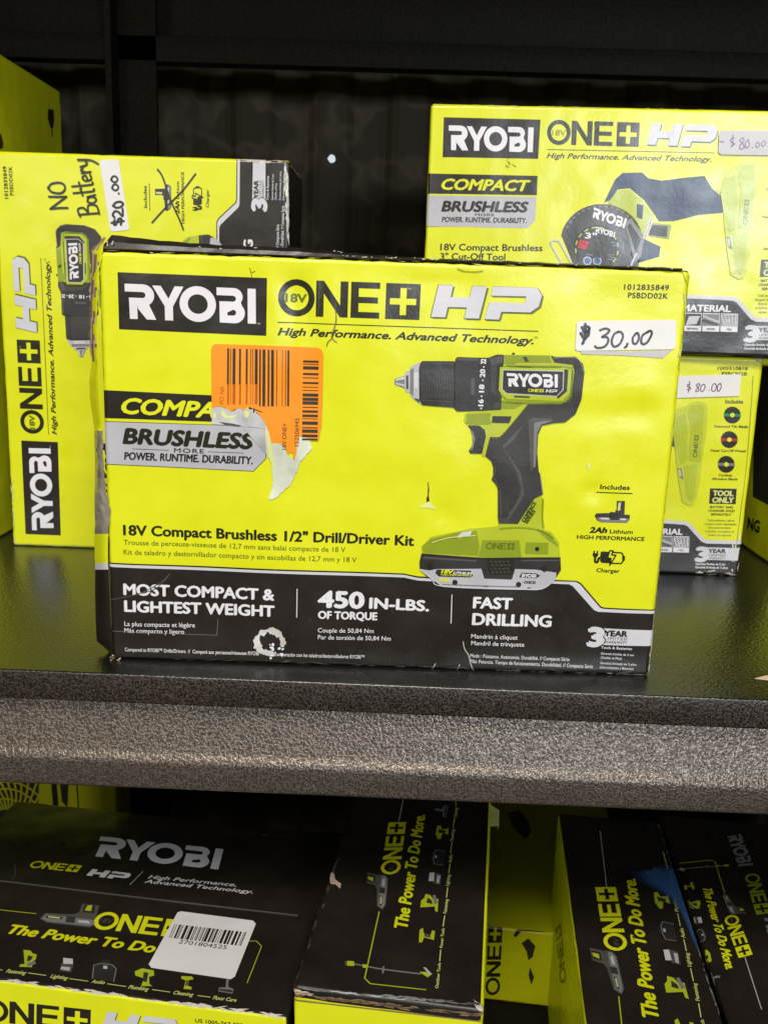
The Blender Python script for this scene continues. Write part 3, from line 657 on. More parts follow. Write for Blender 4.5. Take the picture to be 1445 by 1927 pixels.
for k in range(26):
    x, y = rnd.uniform(-500, 900), rnd.uniform(500, 860); L = rnd.uniform(4, 26); an = rnd.uniform(.4, 1.4)
    a.stroke([zD(x, y), zD(x+L*math.cos(an), y+L*math.sin(an))], .00018, 'rubber_light', 3, smooth=False)
a.stroke([zW(1258, 160), zW(1238, 370)], .0003, 'silver', 3, smooth=False)
a.stroke([zW(1262, 400), zW(1225, 600), zW(1215, 700)], .0008, 'edge_wear', 4)
a.scuffs(zW(1250, 430), zW(1190, 880), 16, .0022, 'edge_wear', 5, .0012)
a.scuffs((215, 1238), (1200, 1268), 26, .004, 'rubber_light', 4, .0012); a.scuffs((900, 1262), (1215, 1272), 14, .003, 'edge_wear', 4.5, .001)
a.scuffs((200, 466), (1290, 506), 40, .003, 'yellow_pale', 3, .001); a.scuffs((1292, 530), (1228, 1240), 30, .003, 'yellow_pale', 3, .001)
a.build()

# crushed left corner: torn board above, crumpled tape below
def corner():
    prof = [(446, 196, 200), (458, 184, 196), (471, 170, 193), (492, 171, 190), (513, 171, 186), (540, 169, 185), (585, 169, 183), (640, 168, 185), (674, 173, 183), (686, 172, 186), (713, 168, 187), (745, 169, 190), (769, 172, 191), (804, 177, 192), (840, 178, 194), (891, 179, 196), (930, 178, 201), (960, 178, 207), (985, 179, 206), (997, 178, 203), (1020, 178, 203), (1052, 178, 203), (1060, 179, 203), (1120, 179, 206), (1170, 180, 209), (1207, 182, 212), (1218, 196, 212), (1232, 208, 214)]
    inv = boxF.inv; rnd = random.Random(3)
    dense = []
    for i in range(len(prof)-1):
        n = max(1, int((prof[i+1][0]-prof[i][0])/6))
        for k in range(n):
            t = k/n; dense.append([prof[i][j]*(1-t)+prof[i+1][j]*t for j in range(3)])
    dense.append(list(prof[-1]))
    def atdepth(px, py, yl):
        o = inv.translation; d = inv.to_3x3() @ ray(px, py); return o + d*((yl-o.y)/d.y)
    NC = 7
    groups = {'torn_board': [], 'crushed_flap': [], 'crumpled_tape': []}
    groups['crushed_corner'] = []
    def kind(y): return 'torn_board' if y < 676 else 'crumpled_tape' if 808 < y < 1000 else 'crushed_flap' if y < 900 else 'crushed_corner'
    rows = []
    for y, x0, x1 in dense:
        k = kind(y); amp = {'torn_board': .0008, 'crushed_flap': .0004, 'crushed_corner': .0004, 'crumpled_tape': .0032}[k]; row = []
        for j in range(NC+1):
            t = j/NC
            jit = 0 if k != 'torn_board' else rnd.uniform(-2.0, 2.0)
            px = x0+(x1-x0)*t + (jit if j == 0 else 0) + (rnd.uniform(-1.5, 1.5) if j == NC and not k.startswith('crushed') else 0)
            yl = -.0006 + .011*(1-t)**1.6 - (rnd.uniform(0, amp)*math.sin(math.pi*min(1, t+.12)))
            row.append(atdepth(px, y+rnd.uniform(-1, 1)*(k == 'crumpled_tape'), yl))
        rows.append((k, y, row))
    runs = []
    for k, y, r in rows:
        if not runs or runs[-1][0] != k: runs.append((k, len(runs)))
    for name in groups:
        V, F, MI = [], [], []
        mats = {'torn_board': ['kraft', 'kraft_light', 'yellow'], 'crushed_flap': ['yellow', 'black', 'silver_light'], 'crushed_corner': ['yellow', 'black', 'silver_light'], 'crumpled_tape': ['tape', 'silver', 'silver_light']}[name]
        for i in range(len(rows)-1):
            if rows[i][0] != name: continue
            b = len(V); V += rows[i][2] + rows[i+1][2]; y = rows[i][1]
            for j in range(NC):
                F.append((b+j, b+NC+1+j, b+NC+2+j, b+j+1))
                if name == 'torn_board': m = 2 if j >= 4+round(1.4*math.sin(y*.13)+.6*math.sin(y*.41)) else (1 if math.sin(j*2.1+y*.05) > .3 else 0)
                elif name.startswith('crushed'): m = 1 if y > 1066 else (2 if y > 1054 else 0)
                else: m = 0
                MI.append(m)
        o = mesh_obj(name, V, F, [MATS[m] for m in mats], rootF, MI, True)
        if True:
            bm = bmesh.new(); bm.from_mesh(o.data); bmesh.ops.remove_doubles(bm, verts=bm.verts, dist=1e-5); bm.to_mesh(o.data); bm.free()
    # black lid whose left part has come up
    top = [(194, 446), (215, 441), (271, 449), (337, 455), (409, 460), (559, 466), (617, 472), (700, 479), (740, 481), (806, 486), (939, 490), (1100, 497), (1284, 504)]
    bot = lambda x: 465+(x-191)*(507-465)/(1284-191)
    V, F = [], []
    n = 60
    for i in range(n+1):
        x = 192+(1284-192)*i/n
        for k in range(len(top)-1):
            if top[k][0] <= x <= top[k+1][0] or k == len(top)-2: break
        t = (x-top[k][0])/(top[k+1][0]-top[k][0]); yt = top[k][1]+(top[k+1][1]-top[k][1])*t; yt = min(yt, bot(x)-2)
        yt += .8*math.sin(x*.11)
        mid = (bot(x)*.55+yt*.45)
        A = atdepth(x, bot(x)+1, -.0004); B = atdepth(x, mid, .0005); C_ = atdepth(x, yt, .004); Dv = Vector((C_.x, D*.97, H+.0006)); E_ = Vector((A.x, D*.97, H-.001)); G = Vector((A.x, .003, H-.001))
        V += [A, B, C_, Dv, E_, G]
    for i in range(n):
        for j in range(6):
            j2 = (j+1) % 6; F.append((i*6+j, (i+1)*6+j, (i+1)*6+j2, i*6+j2))
    F += [tuple(range(5, -1, -1)), tuple(range(n*6, n*6+6))]
    lid = mesh_obj('lid_flap', V, F, [MATS['black']], rootF, None, False)
    # worn edge of the lid: small flakes and the top of its lettering
    V, F = [], []
    for i in range(46):
        x = rnd.choice((rnd.uniform(200, 215), rnd.uniform(620, 830), rnd.uniform(620, 830), rnd.uniform(250, 900), rnd.uniform(900, 1270)))
        y = bot(x)-rnd.uniform(2, 9)*(1 if x < 640 else .35) - (0 if x > 640 else 4); L = rnd.uniform(2, 9); h = rnd.uniform(.6, 1.8)
        if x < 220: L = 3; h = 4
        b = len(V); yl = -.0012
        V += [atdepth(x, y, yl), atdepth(x+L*.4, y+h, yl), atdepth(x+L, y+h*.3, yl), atdepth(x+L*.6, y-h*.4, yl)]; F.append((b, b+1, b+2, b+3))
    mesh_obj('flaked_edge', V, F, [MATS['edge_wear']], rootF, None, False)['kind'] = 'stuff'
    # torn bits of board at the lower left corner
    V, F = [], []
    for i in range(16):
        x, y = rnd.uniform(208, 232), rnd.uniform(1233, 1248); b = len(V); s_ = rnd.uniform(1.5, 5)
        V += [atdepth(x+rnd.uniform(-s_, s_), y+rnd.uniform(-s_, s_), -.001-rnd.random()*.003) for _ in range(3)]; F.append((b, b+1, b+2))
    mesh_obj('frayed_corner', V, F, [MATS['kraft_light']], rootF, None, False)['kind'] = 'stuff'
corner()

# ================================================================== the same kit, standing on end at the left
rootL = empty('drill_kit_box', rootmat(-.340, .782, ZS, .0056), 'yellow drill kit carton standing on end, No Battery handwritten on it', 'box', 'drill kit cartons')
boxL = Box(rootL, H, .098, W, .003, None, .0005)
faceL = Face(boxL, (H, 0, 0), (0, 0, 1), (-1, 0, 0))
boxL.carton(['yellow', 'kraft', 'black', 'black', 'yellow', 'yellow'])
front_print(faceL, faceF.px)
pL = faceL.px
a = Art('handwriting', faceL, pL)
SL = lambda pts, w=.0016: a.stroke([zL(*p) for p in pts], w, 'marker', 5)
GL = {'N': (.8, [[(0, 0), (.02, .5), (0, 1)], [(0, 1), (.35, .5), (.7, 0)], [(.7, 0), (.72, .5), (.76, 1)]]), 'O': (.7, [[(.4, 1), (.1, .8), (0, .32), (.2, .05), (.5, .05), (.66, .32), (.6, .8), (.3, .98)]]),
      'B': (.62, [[(.02, 0), (.06, 1)], [(-.08, .95), (.4, 1), (.45, .7), (.08, .52)], [(.08, .52), (.58, .45), (.5, .06), (-.05, 0)]]),
      'a': (.5, [[(.42, .32), (.15, .45), (0, .2), (.2, 0), (.4, .15), (.42, .42), (.5, 0)]]), 't': (.36, [[(.2, 1.05), (.18, .1), (.32, .02)], [(-.02, .62), (.42, .68)]]),
      'e': (.42, [[(.02, .22), (.36, .28), (.26, .46), (.04, .35), (.08, .04), (.4, .06)]]), 'r': (.38, [[(.05, .45), (.07, 0)], [(.07, .22), (.22, .45), (.4, .32)]]),
      'y': (.5, [[(0, .45), (.12, .1), (.38, .16)], [(.48, .5), (.36, -.1), (.06, -.45)]]), '$': (.6, [[(.5, .8), (.2, .88), (.1, .65), (.5, .42), (.45, .12), (.02, .15)], [(.3, 1.1), (.27, -.12)]]),
      '2': (.66, [[(.02, .8), (.25, 1), (.5, .8), (.38, .42), (.02, .02), (.6, .04)]]), '0': (.56, [[(.28, 1), (.06, .7), (.04, .25), (.24, 0), (.46, .3), (.44, .78), (.2, .98)]]), '.': (.3, [[(.1, .02), (.14, .06)]])}
def pen(a, word, o, along, up, w, z, m='marker', gap=.14):
    x = 0.0
    for ch in word:
        adv, st = GL[ch]
        for k in st: a.stroke([z(o[0]+along[0]*(x+u)+up[0]*v, o[1]+along[1]*(x+u)+up[1]*v) for u, v in k], w, m, 5)
        x += adv+gap
pen(a, 'NO', (298, 724), (-8, -70), (-76, 4), .0017, zL); pen(a, 'Battery', (436, 748), (-14, -68), (-88, 10), .0016, zL, gap=.07)
a.build()
a = Art('crossing_out', faceL, pL)
SL([(692, 555), (715, 590), (745, 680), (790, 780), (805, 820)], .0013); SL([(668, 788), (730, 720), (800, 650), (858, 575)], .0013)
a.build()
a = Art('price_label', faceL, pL)
a.poly([(438, 520), (445, 514), (512, 510), (522, 518), (568, 815), (560, 822), (492, 828), (484, 820)], 'label_white', 3.2, zL)
pl = a.build()
a = Art('handwriting', faceL, pL)
pen(a, '$20', (538, 798), (2, -56), (-44, 8), .0019, zL, gap=.06); pen(a, '.00', (524, 668), (-6, -58), (-28, 4), .0016, zL, gap=.06)
a.build(pl)
rb = Face(boxL, (H, 0, 0), (0, 1, 0), (0, 0, 1))
a = Art('worn_edge', faceL, pL)
a.scuffs(zL(1040, 512), zL(1250, 522), 24, .004, 'edge_wear', 3, .0015); a.scuffs(zL(1252, 530), zL(1268, 880), 60, .0035, 'silver', 3, .0015); a.scuffs(zL(1252, 530), zL(1268, 880), 25, .0035, 'paper_white', 3.3, .001)
a.scuffs((22, 900), (27, 1024), 20, .003, 'paper_yellow', 3, .0012); a.scuffs((30, 1024), (178, 1030), 40, .003, 'yellow_pale', 3, .0012)
a.build()
a = Art('worn_side', rb)
rnd = random.Random(8)
for i in range(70):
    u, v = rnd.uniform(.004, .03)*rnd.random()*2, rnd.uniform(.02, .325); L = rnd.uniform(.004, .02)
    a.stroke([(u, v), (u+rnd.uniform(-.001, .001), min(.327, v+L))], rnd.uniform(.0002, .0007), rnd.choice(('rubber_light', 'grey_mid', 'olive_dark')), 2, smooth=False, raw=True)
a.stroke([(0.002, .326), (.072, .326)], .0015, 'kraft', 2.5, raw=True)
a.build()

# ================================================================== two cut-off tool boxes at the right
RH, RD = .1867, .10
R1X, R1Y, R1A = .0129, .7732, -.0432
R2X, R2Y, R2A = .295, .7727, .0022
# width of the carton from marks seen on both
def planeu(x0, y0, z0, ang, px, py):
    m = rootmat(x0, y0, z0, ang).inverted(); o = m.translation; d = m.to_3x3() @ ray(px, py); t = -o.y/d.y; p = o+d*t; return p
tile1 = planeu(R1X, R1Y, ZS+RH, R1A, 1390, 600).x; tile2 = -planeu(R2X, R2Y, ZS, R2A, 1296, 1040).x
RW = tile1 + tile2
print('cut off box width', RW)
rootR2 = empty('cutoff_tool_box', rootmat(R2X-RW*math.cos(R2A), R2Y-RW*math.sin(R2A), ZS, R2A), 'yellow cut-off tool carton standing on the shelf at the right, underneath another one', 'box', 'cut-off tool cartons')
rootR1 = empty('cutoff_tool_box', rootmat(R1X, R1Y, ZS+RH+.0006, R1A), 'glossy yellow cut-off tool carton stacked on top, circular saw picture showing', 'box', 'cut-off tool cartons')
boxR1 = Box(rootR1, RW, RD, RH, .003, None, .0004); boxR2 = Box(rootR2, RW, RD, RH, .003, None, .0004)
f1 = Face(boxR1, (0, 0, 0), (1, 0, 0), (0, 0, 1)); f2 = Face(boxR2, (0, 0, 0), (1, 0, 0), (0, 0, 1))
MATS['sideR'] = two_tone('cutoff_carton_sides', (.016, .013, .011), YEL, .030)
for bx in (boxR1, boxR2): bx.carton(['yellow', 'kraft', 'yellow', 'sideR', 'yellow', 'black'])
zV = zoomf(1180, 480, 265/798)
def cut_print(face, which):
    m1, m2 = f1.px, f2.px
    a = Art('brand_logo', face, m1)
    a.poly([(120, 130), (515, 140), (505, 300), (115, 293)], 'black', 1, zT)
    a.logo(MAKER, (140, 163), (487, 172), (138, 264), 'white', 2, zT); a.build()
    a = Art('series_logo', face, m1)
    a.logo(SERIES, (543, 141), (921, 152), (540, 240), 'ink_dark', 1, zT)
    a.text('18V', (562, 203), (618, 205), 22, 'olive_ink', 2, bold=.03, z=zT)
    a.logo(HPLOGO, (956, 158), (1245, 168), (951, 248), 'ink_dark', 1, zT); a.logo(HPLOGO, (952, 154), (1241, 163), (948, 243), 'silver_light', 2, zT)
    a.stroke([zT(543, 262), zT(1225, 276)], .0005, 'ink_dark', 1)
    a.text('High Performance. Advanced Technology.', (540, 297), (1212, 312), 21, 'ink_dark', 1, bold=.025, shear=.28, z=zT); a.build()
    a = Art('product_badge', face, m1)
    a.poly([(50, 360), (503, 370), (500, 449), (50, 442)], 'black', 1, zT)
    a.poly([(48, 449), (498, 456), (494, 550), (462, 584), (46, 576)], 'silver', 1, zT)
    a.text('COMPACT', (112, 425), (470, 432), 42, 'yellow', 2, bold=.05, shear=.25, z=zT)
    a.text('BRUSHLESS', (112, 514), (462, 518), 40, 'ink_dark', 2, bold=.06, shear=.18, z=zT)
    a.text('MORE', (247, 534), (325, 535), 10, 'ink_dark', 2, bold=.02, z=zT)
    a.text('POWER. RUNTIME. DURABILITY.', (112, 558), (457, 563), 20, 'ink_dark', 2, bold=.03, shear=.1, z=zT); a.build()
    a = Art('product_lettering', face, m1)
    a.text('18V Compact Brushless', (106, 674), (522, 678), 26, 'ink_dark', 1, bold=.03, z=zT)
    a.text('3" Cut-Off Tool', (106, 712), (370, 715), 26, 'ink_dark', 1, bold=.03, z=zT)
    a.text('1005510818', (462, 148), (697, 150), 24, 'ink_dark', 1, bold=.03, z=zU) if 0 else None
    a.build(); a = Art('item_number', face, m2)
    a.text('1005510818', (462, 148), (697, 151), 24, 'ink_dark', 1, bold=.03, z=zU)
    a.text('PSBCS02B', (494, 190), (692, 193), 24, 'ink_dark', 1, bold=.03, z=zU); a.build()
    a = Art('saw_picture', face, m1)
    q = lambda pts, m, l=2: a.poly(pts, m, l, zT)
    q([(775, 478), (820, 385), (850, 358), (930, 356), (955, 380), (1010, 390), (1100, 378), (1185, 370), (1215, 420), (1272, 470), (1268, 520), (1160, 530), (1060, 555), (1000, 556), (940, 470), (880, 420), (830, 425), (800, 470)], 'black_blue_sheen', 2)
    q([(1200, 378), (1340, 320), (1390, 325), (1398, 380), (1385, 560), (1370, 700), (1330, 760), (1300, 740), (1290, 600), (1275, 470), (1225, 420)], 'yellow_shade', 2)
    q([(1330, 330), (1385, 335), (1392, 380), (1375, 560), (1350, 555), (1355, 400)], 'olive_light', 2.5); q([(1282, 610), (1296, 612), (1305, 655), (1290, 655)], 'silver', 4)
    q([(830, 430), (880, 425), (935, 475), (975, 530), (965, 600), (930, 630), (860, 520), (790, 480)], 'olive_light', 3)
    q([(908, 485), (935, 490), (930, 548), (908, 540)], 'black_blue_sheen', 4)
    q([(960, 560), (1050, 570), (1040, 628), (965, 618)], 'olive', 3); q([(960, 570), (1035, 575), (1030, 620), (955, 612)], 'charcoal', 4)
    q([(920, 620), (1005, 660), (1000, 700), (900, 730), (880, 690)], 'black_blue_sheen', 3)
    g = arc(765, 640, 165, 175, -10, 24) + [(905, 700), (870, 745), (640, 735), (625, 700)]
    q([(x, y) for x, y in [(765+168*math.cos(math.radians(t)), 640-155*math.sin(math.radians(t))) for t in range(170, -20, -10)]] + [(915, 740), (650, 735), (612, 640)], 'grey_dark', 3)
    q([(745+95*math.cos(math.radians(t)), 665-95*math.sin(math.radians(t))) for t in range(0, 360, 12)], 'charcoal', 4)
    for t in range(-40, 200, 22):
        c, s_ = math.cos(math.radians(t)), math.sin(math.radians(t)); c2, s2 = math.cos(math.radians(t+12)), math.sin(math.radians(t+12))
        q([(745+84*c, 668-84*s_), (745+90*c, 668-90*s_), (745+90*c2, 668-90*s2), (745+84*c2, 668-84*s2)], 'olive_light', 5)
    q([(672, 630), (715, 640), (705, 672), (665, 665)], 'red', 5)
    q([(745+40*math.cos(math.radians(t)), 668-40*math.sin(math.radians(t))) for t in range(0, 360, 15)], 'ink_dark', 5)
    for t_ in range(0, 360, 9):
        c, s_ = math.cos(math.radians(t_)), math.sin(math.radians(t_)); c2, s2 = math.cos(math.radians(t_+4)), math.sin(math.radians(t_+4))
        q([(765+150*c, 640-142*s_), (765+158*c, 640-148*s_), (765+158*c2, 640-148*s2), (765+150*c2, 640-142*s2)], 'grey_mid', 3.5) if 20 < t_ < 160 else None
    for x0, y0 in ((800, 640), (808, 652), (790, 690), (795, 700), (785, 710), (700, 690)): q([(x0, y0), (x0+28, y0+3), (x0+27, y0+7), (x0, y0+4)], 'grey_mid', 6)
    q([(860, 560), (885, 545), (940, 620), (925, 700), (900, 730), (880, 640)], 'grey_mid', 3.6); q([(868, 575), (882, 565), (925, 630), (905, 690)], 'charcoal', 3.8)
    for x in (706, 746): q([(x+17*math.cos(math.radians(t)), 718-17*math.sin(math.radians(t))) for t in range(0, 360, 20)], 'white', 5); q([(x+14*math.cos(math.radians(t)), 718-14*math.sin(math.radians(t))) for t in range(0, 360, 20)], 'blue', 6)
    a.logo(MAKER, (733, 500), (868, 545), (722, 540), 'white', 5, zT); a.logo(MAKER, (740, 578), (820, 600), (736, 600), 'white', 6, zT)
    a.text('3"', (696, 625), (742, 628), 22, 'white', 6, bold=.05, z=zT)
    for p in ([(555, 645), (565, 632), (590, 635), (640, 725)], [(555, 645), (600, 725)], [(965, 540), (935, 625)], [(975, 545), (945, 628)], [(905, 690), (885, 735)]): a.stroke([zT(*x) for x in p], .0014, 'silver_light', 5, smooth=False)
    a.M = m2
    q = lambda pts, m, l=2: a.poly(pts, m, l, zU)
    q([(135, 500), (210, 460), (250, 405), (320, 395), (370, 410), (382, 470), (372, 640), (335, 880), (300, 1150), (270, 1215), (235, 1222), (180, 1190), (150, 1010), (125, 780), (100, 600)], 'yellow_shade', 5)
    q([(135, 520), (205, 490), (225, 640), (215, 860), (170, 900), (125, 760), (100, 620)], 'olive_light', 6); q([(250, 430), (335, 420), (355, 470), (335, 640), (250, 620), (225, 500)], 'olive_light', 6)
    q([(245, 620), (345, 628), (322, 872), (230, 862)], 'olive_light', 6.5); q([(190, 905), (300, 890), (280, 1150), (250, 1190), (215, 1150)], 'olive_light', 6)
    q([(148, 925), (172, 925), (190, 1010), (165, 1000)], 'grey_mid', 7); q([(150, 935), (165, 938), (175, 990), (162, 985)], 'silver_light', 7.5)
    a.logo(SERIES, (262, 838), (277, 664), (295, 840), 'olive_dark', 7, zU)
    a.build()
    a = Art('contents_panel', face, m2)
    a.text('Includes', (523, 408), (660, 410), 24, 'ink_dark', 1, bold=.03, z=zU); a.stroke([zU(520, 412), zU(662, 414)], .0004, 'ink_dark', 1)
    for cx, cy, m in ((577, 506, 'green'), (553, 700, 'red'), (529, 895, 'grey_mid')):
        C = lambda r, s=20: [(cx+r*math.cos(i*6.2832/s), cy+r*math.sin(i*6.2832/s)) for i in range(s)]
        a.poly(C(67, 30), 'ink_dark', 1, zU); a.poly([(cx-66, cy-12), (cx+66, cy-8), (cx+66, cy+14), (cx-66, cy+10)], m, 2, zU); a.poly(C(18), 'yellow', 3, zU)
    a.text('Diamond Tile Blade', (435, 604), (700, 607), 18, 'ink_dark', 1, bold=.03, z=zU); a.text('Metal Cut-Off Wheel', (406, 795), (680, 799), 18, 'ink_dark', 1, bold=.03, z=zU)
    a.text('Carbide', (469, 989), (574, 991), 18, 'ink_dark', 1, bold=.03, z=zU); a.text('Abrasive Blade', (415, 1018), (618, 1021), 18, 'ink_dark', 1, bold=.03, z=zU)
    a.poly([(402, 1085), (612, 1088), (604, 1210), (394, 1206)], 'black', 1, zU)
    a.text('TOOL', (424, 1142), (582, 1145), 40, 'yellow_pale', 2, bold=.06, z=zU); a.text('ONLY', (420, 1196), (584, 1199), 40, 'yellow_pale', 2, bold=.06, z=zU)
    for i, (t, x0, x1) in enumerate((('BATTERY AND', 402, 582), ('CHARGER SOLD', 388, 594), ('SEPARATELY', 408, 568))): a.text(t, (x0, 1240+29*i), (x1, 1243+29*i), 17, 'ink_dark', 1, bold=.04, z=zU)
    for i, (t, x0, x1) in enumerate((('Outil seulement - pile et', 380, 592), ('chargeur vendus séparément', 358, 608), ('Solo la herramienta -', 384, 574), ('la batería y el cargador se', 366, 590), ('venden por separado', 384, 570))): a.text(t, (x0, 1344+29*i), (x1, 1347+29*i), 17, 'olive_dark', 1, bold=.01, z=zU)
    a.build()
    a = Art('feature_band', face, m2)
    T1 = [(-2200, 1300), (60, 1336), (210, 1345), (245, 1362), (355, 1482), (385, 1492), (640, 1498)]; T2 = [(-2200, 1330), (60, 1362), (200, 1372), (225, 1384), (330, 1502), (370, 1520), (640, 1526)]
    A = [m2(*zU(*p)) for p in T1]; B = [m2(*zU(*p)) for p in T2]
    A[0] = Vector((0, A[0][1])); B[0] = Vector((0, B[0][1])); A[0].y = A[1].y; B[0].y = B[1].y; A[-1].x = B[-1].x = RW
    for i in range(len(A)-1):
        a.uvloops([[A[i], A[i+1], B[i+1], B[i]]], 'silver_light', 2); a.uvloops([[A[i], A[i+1], (A[i+1].x, 0), (A[i].x, 0)]], 'black', 1)
    a.text('MATERIAL', (-170, 1442), (182, 1450), 44, 'white', 2, bold=.045, z=zU)
    for k in range(3):
        x = 114-132*k
        a.poly([(x, 1461-3*k), (x+124, 1464-3*k), (x+120, 1592-3*k), (x-4, 1589-3*k)], 'white', 2, zU)
        a.poly([(x+4, 1466-3*k), (x+120, 1469-3*k), (x+116, 1552-3*k), (x, 1549-3*k)], ('charcoal', 'grey_mid', 'rubber')[k], 3, zU)
        if k == 0:
            for i in range(5):
                a.stroke([zU(x+4+i*24, 1468), zU(x+4, 1468+i*17)] if i else [zU(x+4, 1549), zU(x+60, 1508)], .0006, 'white', 4, smooth=False)
                a.stroke([zU(x+4+i*22, 1550), zU(x+118, 1550-(5-i)*15)], .0006, 'white', 4, smooth=False); a.stroke([zU(x+2+i*26, 1470), zU(x+28+i*20, 1545)], .0006, 'white', 4, smooth=False)
        elif k == 1: a.stroke([zU(x+5, 1480), zU(x+110, 1520)], .002, 'silver', 4); a.stroke([zU(x+5, 1510), zU(x+110, 1540)], .002, 'rubber_light', 4)
        else: a.poly([(x+30, 1480), (x+112, 1478), (x+85, 1535), (x+8, 1540)], 'silver_light', 4, zU)
        a.text(('TILE', 'WOOD', 'DRYWALL')[k], (x+40-12*k, 1578-3*k), (x+75+12*k, 1579-3*k), 12, 'ink_dark', 4, bold=.03, z=zU)
    a.build()
    a = Art('warranty_badge', face, m2)
    a.poly([(370, 1550), (632, 1556), (620, 1655), (360, 1648)], 'silver_light', 2, zU)
    a.text('3', (290, 1656), (378, 1658), 104, 'silver_light', 3, bold=.085, z=zU)
    a.text('YEAR', (387, 1592), (522, 1595), 30, 'ink_dark', 3, bold=.06, z=zU); a.text('LIMITED', (388, 1620), (522, 1622), 17, 'ink_dark', 3, z=zU); a.text('WARRANTY', (386, 1642), (522, 1645), 15, 'ink_dark', 3, z=zU)
    a.text('Garantie limitée de 3 ans', (286, 1688), (520, 1692), 17, 'white', 2, bold=.03, z=zU); a.text('Garantía limitada de 3 años', (284, 1714), (540, 1720), 17, 'white', 2, bold=.03, z=zU)
    a.build()
cut_print(f1, 1); cut_print(f2, 2)
a = Art('price_label', f2)
a.poly([(195, 196), (645, 183), (628, 355), (176, 368), (60, 372), (80, 200)], 'label_white', 8, zU); pl = a.build()
b = Art('handwriting', f2)
SU = lambda art, pts, z=zU, w=.0008: art.stroke([z(*p) for p in pts], w, 'purple', 9)
SU(b, [(240, 262), (222, 265), (222, 280), (242, 288), (240, 302), (218, 305)]); SU(b, [(238, 240), (228, 325)])
SU(b, [(305, 258), (290, 268), (300, 285), (310, 305), (300, 320), (285, 315), (300, 290), (318, 268), (305, 255)]); SU(b, [(350, 262), (330, 275), (322, 310), (340, 318), (358, 290), (355, 265)])
SU(b, [(388, 310), (390, 308)]); SU(b, [(432, 255), (415, 275), (412, 312), (435, 315), (448, 280), (440, 258)]); SU(b, [(480, 255), (460, 270), (455, 310), (470, 315), (486, 280), (480, 255)])
b.build(pl)
a = Art('price_label', f1)
a.poly([(1243, 200), (1256, 185), (1460, 186), (1600, 190), (1600, 290), (1250, 284), (1240, 275)], 'label_grey', 8, zT); pl = a.build()
b = Art('handwriting', f1)
SU(b, [(1243, 230), (1262, 232)], zT); SU(b, [(1305, 215), (1290, 222), (1295, 235), (1307, 240), (1290, 252)], zT); SU(b, [(1300, 205), (1297, 250)], zT)
SU(b, [(1340, 215), (1328, 225), (1340, 240), (1345, 255), (1330, 262), (1328, 248), (1345, 228), (1340, 215)], zT); SU(b, [(1362, 222), (1350, 240), (1355, 258), (1366, 245), (1362, 222)], zT)
SU(b, [(1378, 256), (1380, 255)], zT); SU(b, [(1400, 232), (1392, 245), (1400, 255), (1408, 242), (1400, 232)], zT); SU(b, [(1425, 228), (1415, 240), (1422, 250), (1434, 236), (1425, 228)], zT)
b.build(pl)
a = Art('worn_edge', f2)
a.scuffs(zU(600, 1500), zU(590, 1750), 16, .003, 'white', 5, .004); a.scuffs(zU(300, 1740), zU(600, 1765), 16, .003, 'edge_wear', 5, .002); a.scuffs(zU(760, 60), zU(830, 90), 10, .003, 'edge_wear', 5, .002)
a.stroke([zU(742, 200), zU(690, 900), zU(605, 1560)], .0006, 'olive_ink', 2); a.build()
a = Art('worn_edge', f1)
a.scuffs(zT(385, 305), zT(405, 330), 7, .0018, 'olive_dark', 3, .004); a.scuffs(zT(80, 75), zT(1200, 92), 30, .003, 'yellow_pale', 3, .001); a.build()

# the upper carton carries a glossier laminate than the others
_lam = {}
for o in list(rootR1.children_recursive):
    for sl in range(len(o.data.materials)):
        m0 = o.data.materials[sl]
        if m0.name not in _lam:
            m2_ = m0.copy(); b_ = m2_.node_tree.nodes['Principled BSDF']; b_.inputs['Coat Weight'].default_value = COATW; b_.inputs['Coat Roughness'].default_value = .24
            if b_.inputs['Normal'].links: m2_.node_tree.links.new(b_.inputs['Normal'].links[0].from_socket, b_.inputs['Coat Normal'])
            _lam[m0.name] = m2_
        o.data.materials[sl] = _lam[m0.name]

# ================================================================== more boxes in the shade of the shelf
def plain_box(name, mat4, w, d, h, mats, label, group=None):
    r = empty(name, mat4, label, 'box', group); b = Box(r, w, d, h, .003, None, .0004); b.carton(mats); return b
# tall carton against the left side, its right side showing
bxA = plain_box('tall_carton', rootmat(-.56, .80, ZS, 0), .198, .205, .4225, ['yellow']*6, 'tall yellow carton at the far left behind the upended kit box')
fa = Face(bxA, (.198, 0, 0), (0, 1, 0), (0, 0, 1))
a = Art('drill_picture', fa)
zl = zL
a.poly([(210, 290), (235, 292), (237, 340), (233, 372), (222, 375), (208, 330)], 'ink_dark', 1, zl); a.poly([(224, 375), (230, 375), (231, 412), (226, 412)], 'grey_dark', 1, zl); a.stroke([zl(212, 262), zl(218, 290)], .0012, 'ink_dark', 1)
a.build(); a = Art('printed_shape', fa)
a.poly([(-20, 395), (5, 400), (14, 440), (12, 462), (-20, 470)], 'brown_ink', 1, zl)
a.build()
# dark carton behind at the far right
bxB = plain_box('tool_carton', rootmat(.338, .80, ZS, 0), .2, .2, .178, ['yellow']*6, 'yellow carton in shadow at the far right edge of the shelf, lettered side showing')
fb = Face(bxB, (0, .2, 0), (0, -1, 0), (0, 0, 1))
a = Art('side_print', fb)
a.poly([zU(760, 120), zU(960, 120), zU(960, 1240), zU(860, 1215), zU(740, 1150)], 'charcoal', 1)
a.build(); a = Art('side_lettering', fb); a.text('NG', zU(700, 1400), zU(790, 1435), 20, 'ink_dark', 2, bold=.05)
a.build()

ZL = -.66                          # lower shelf
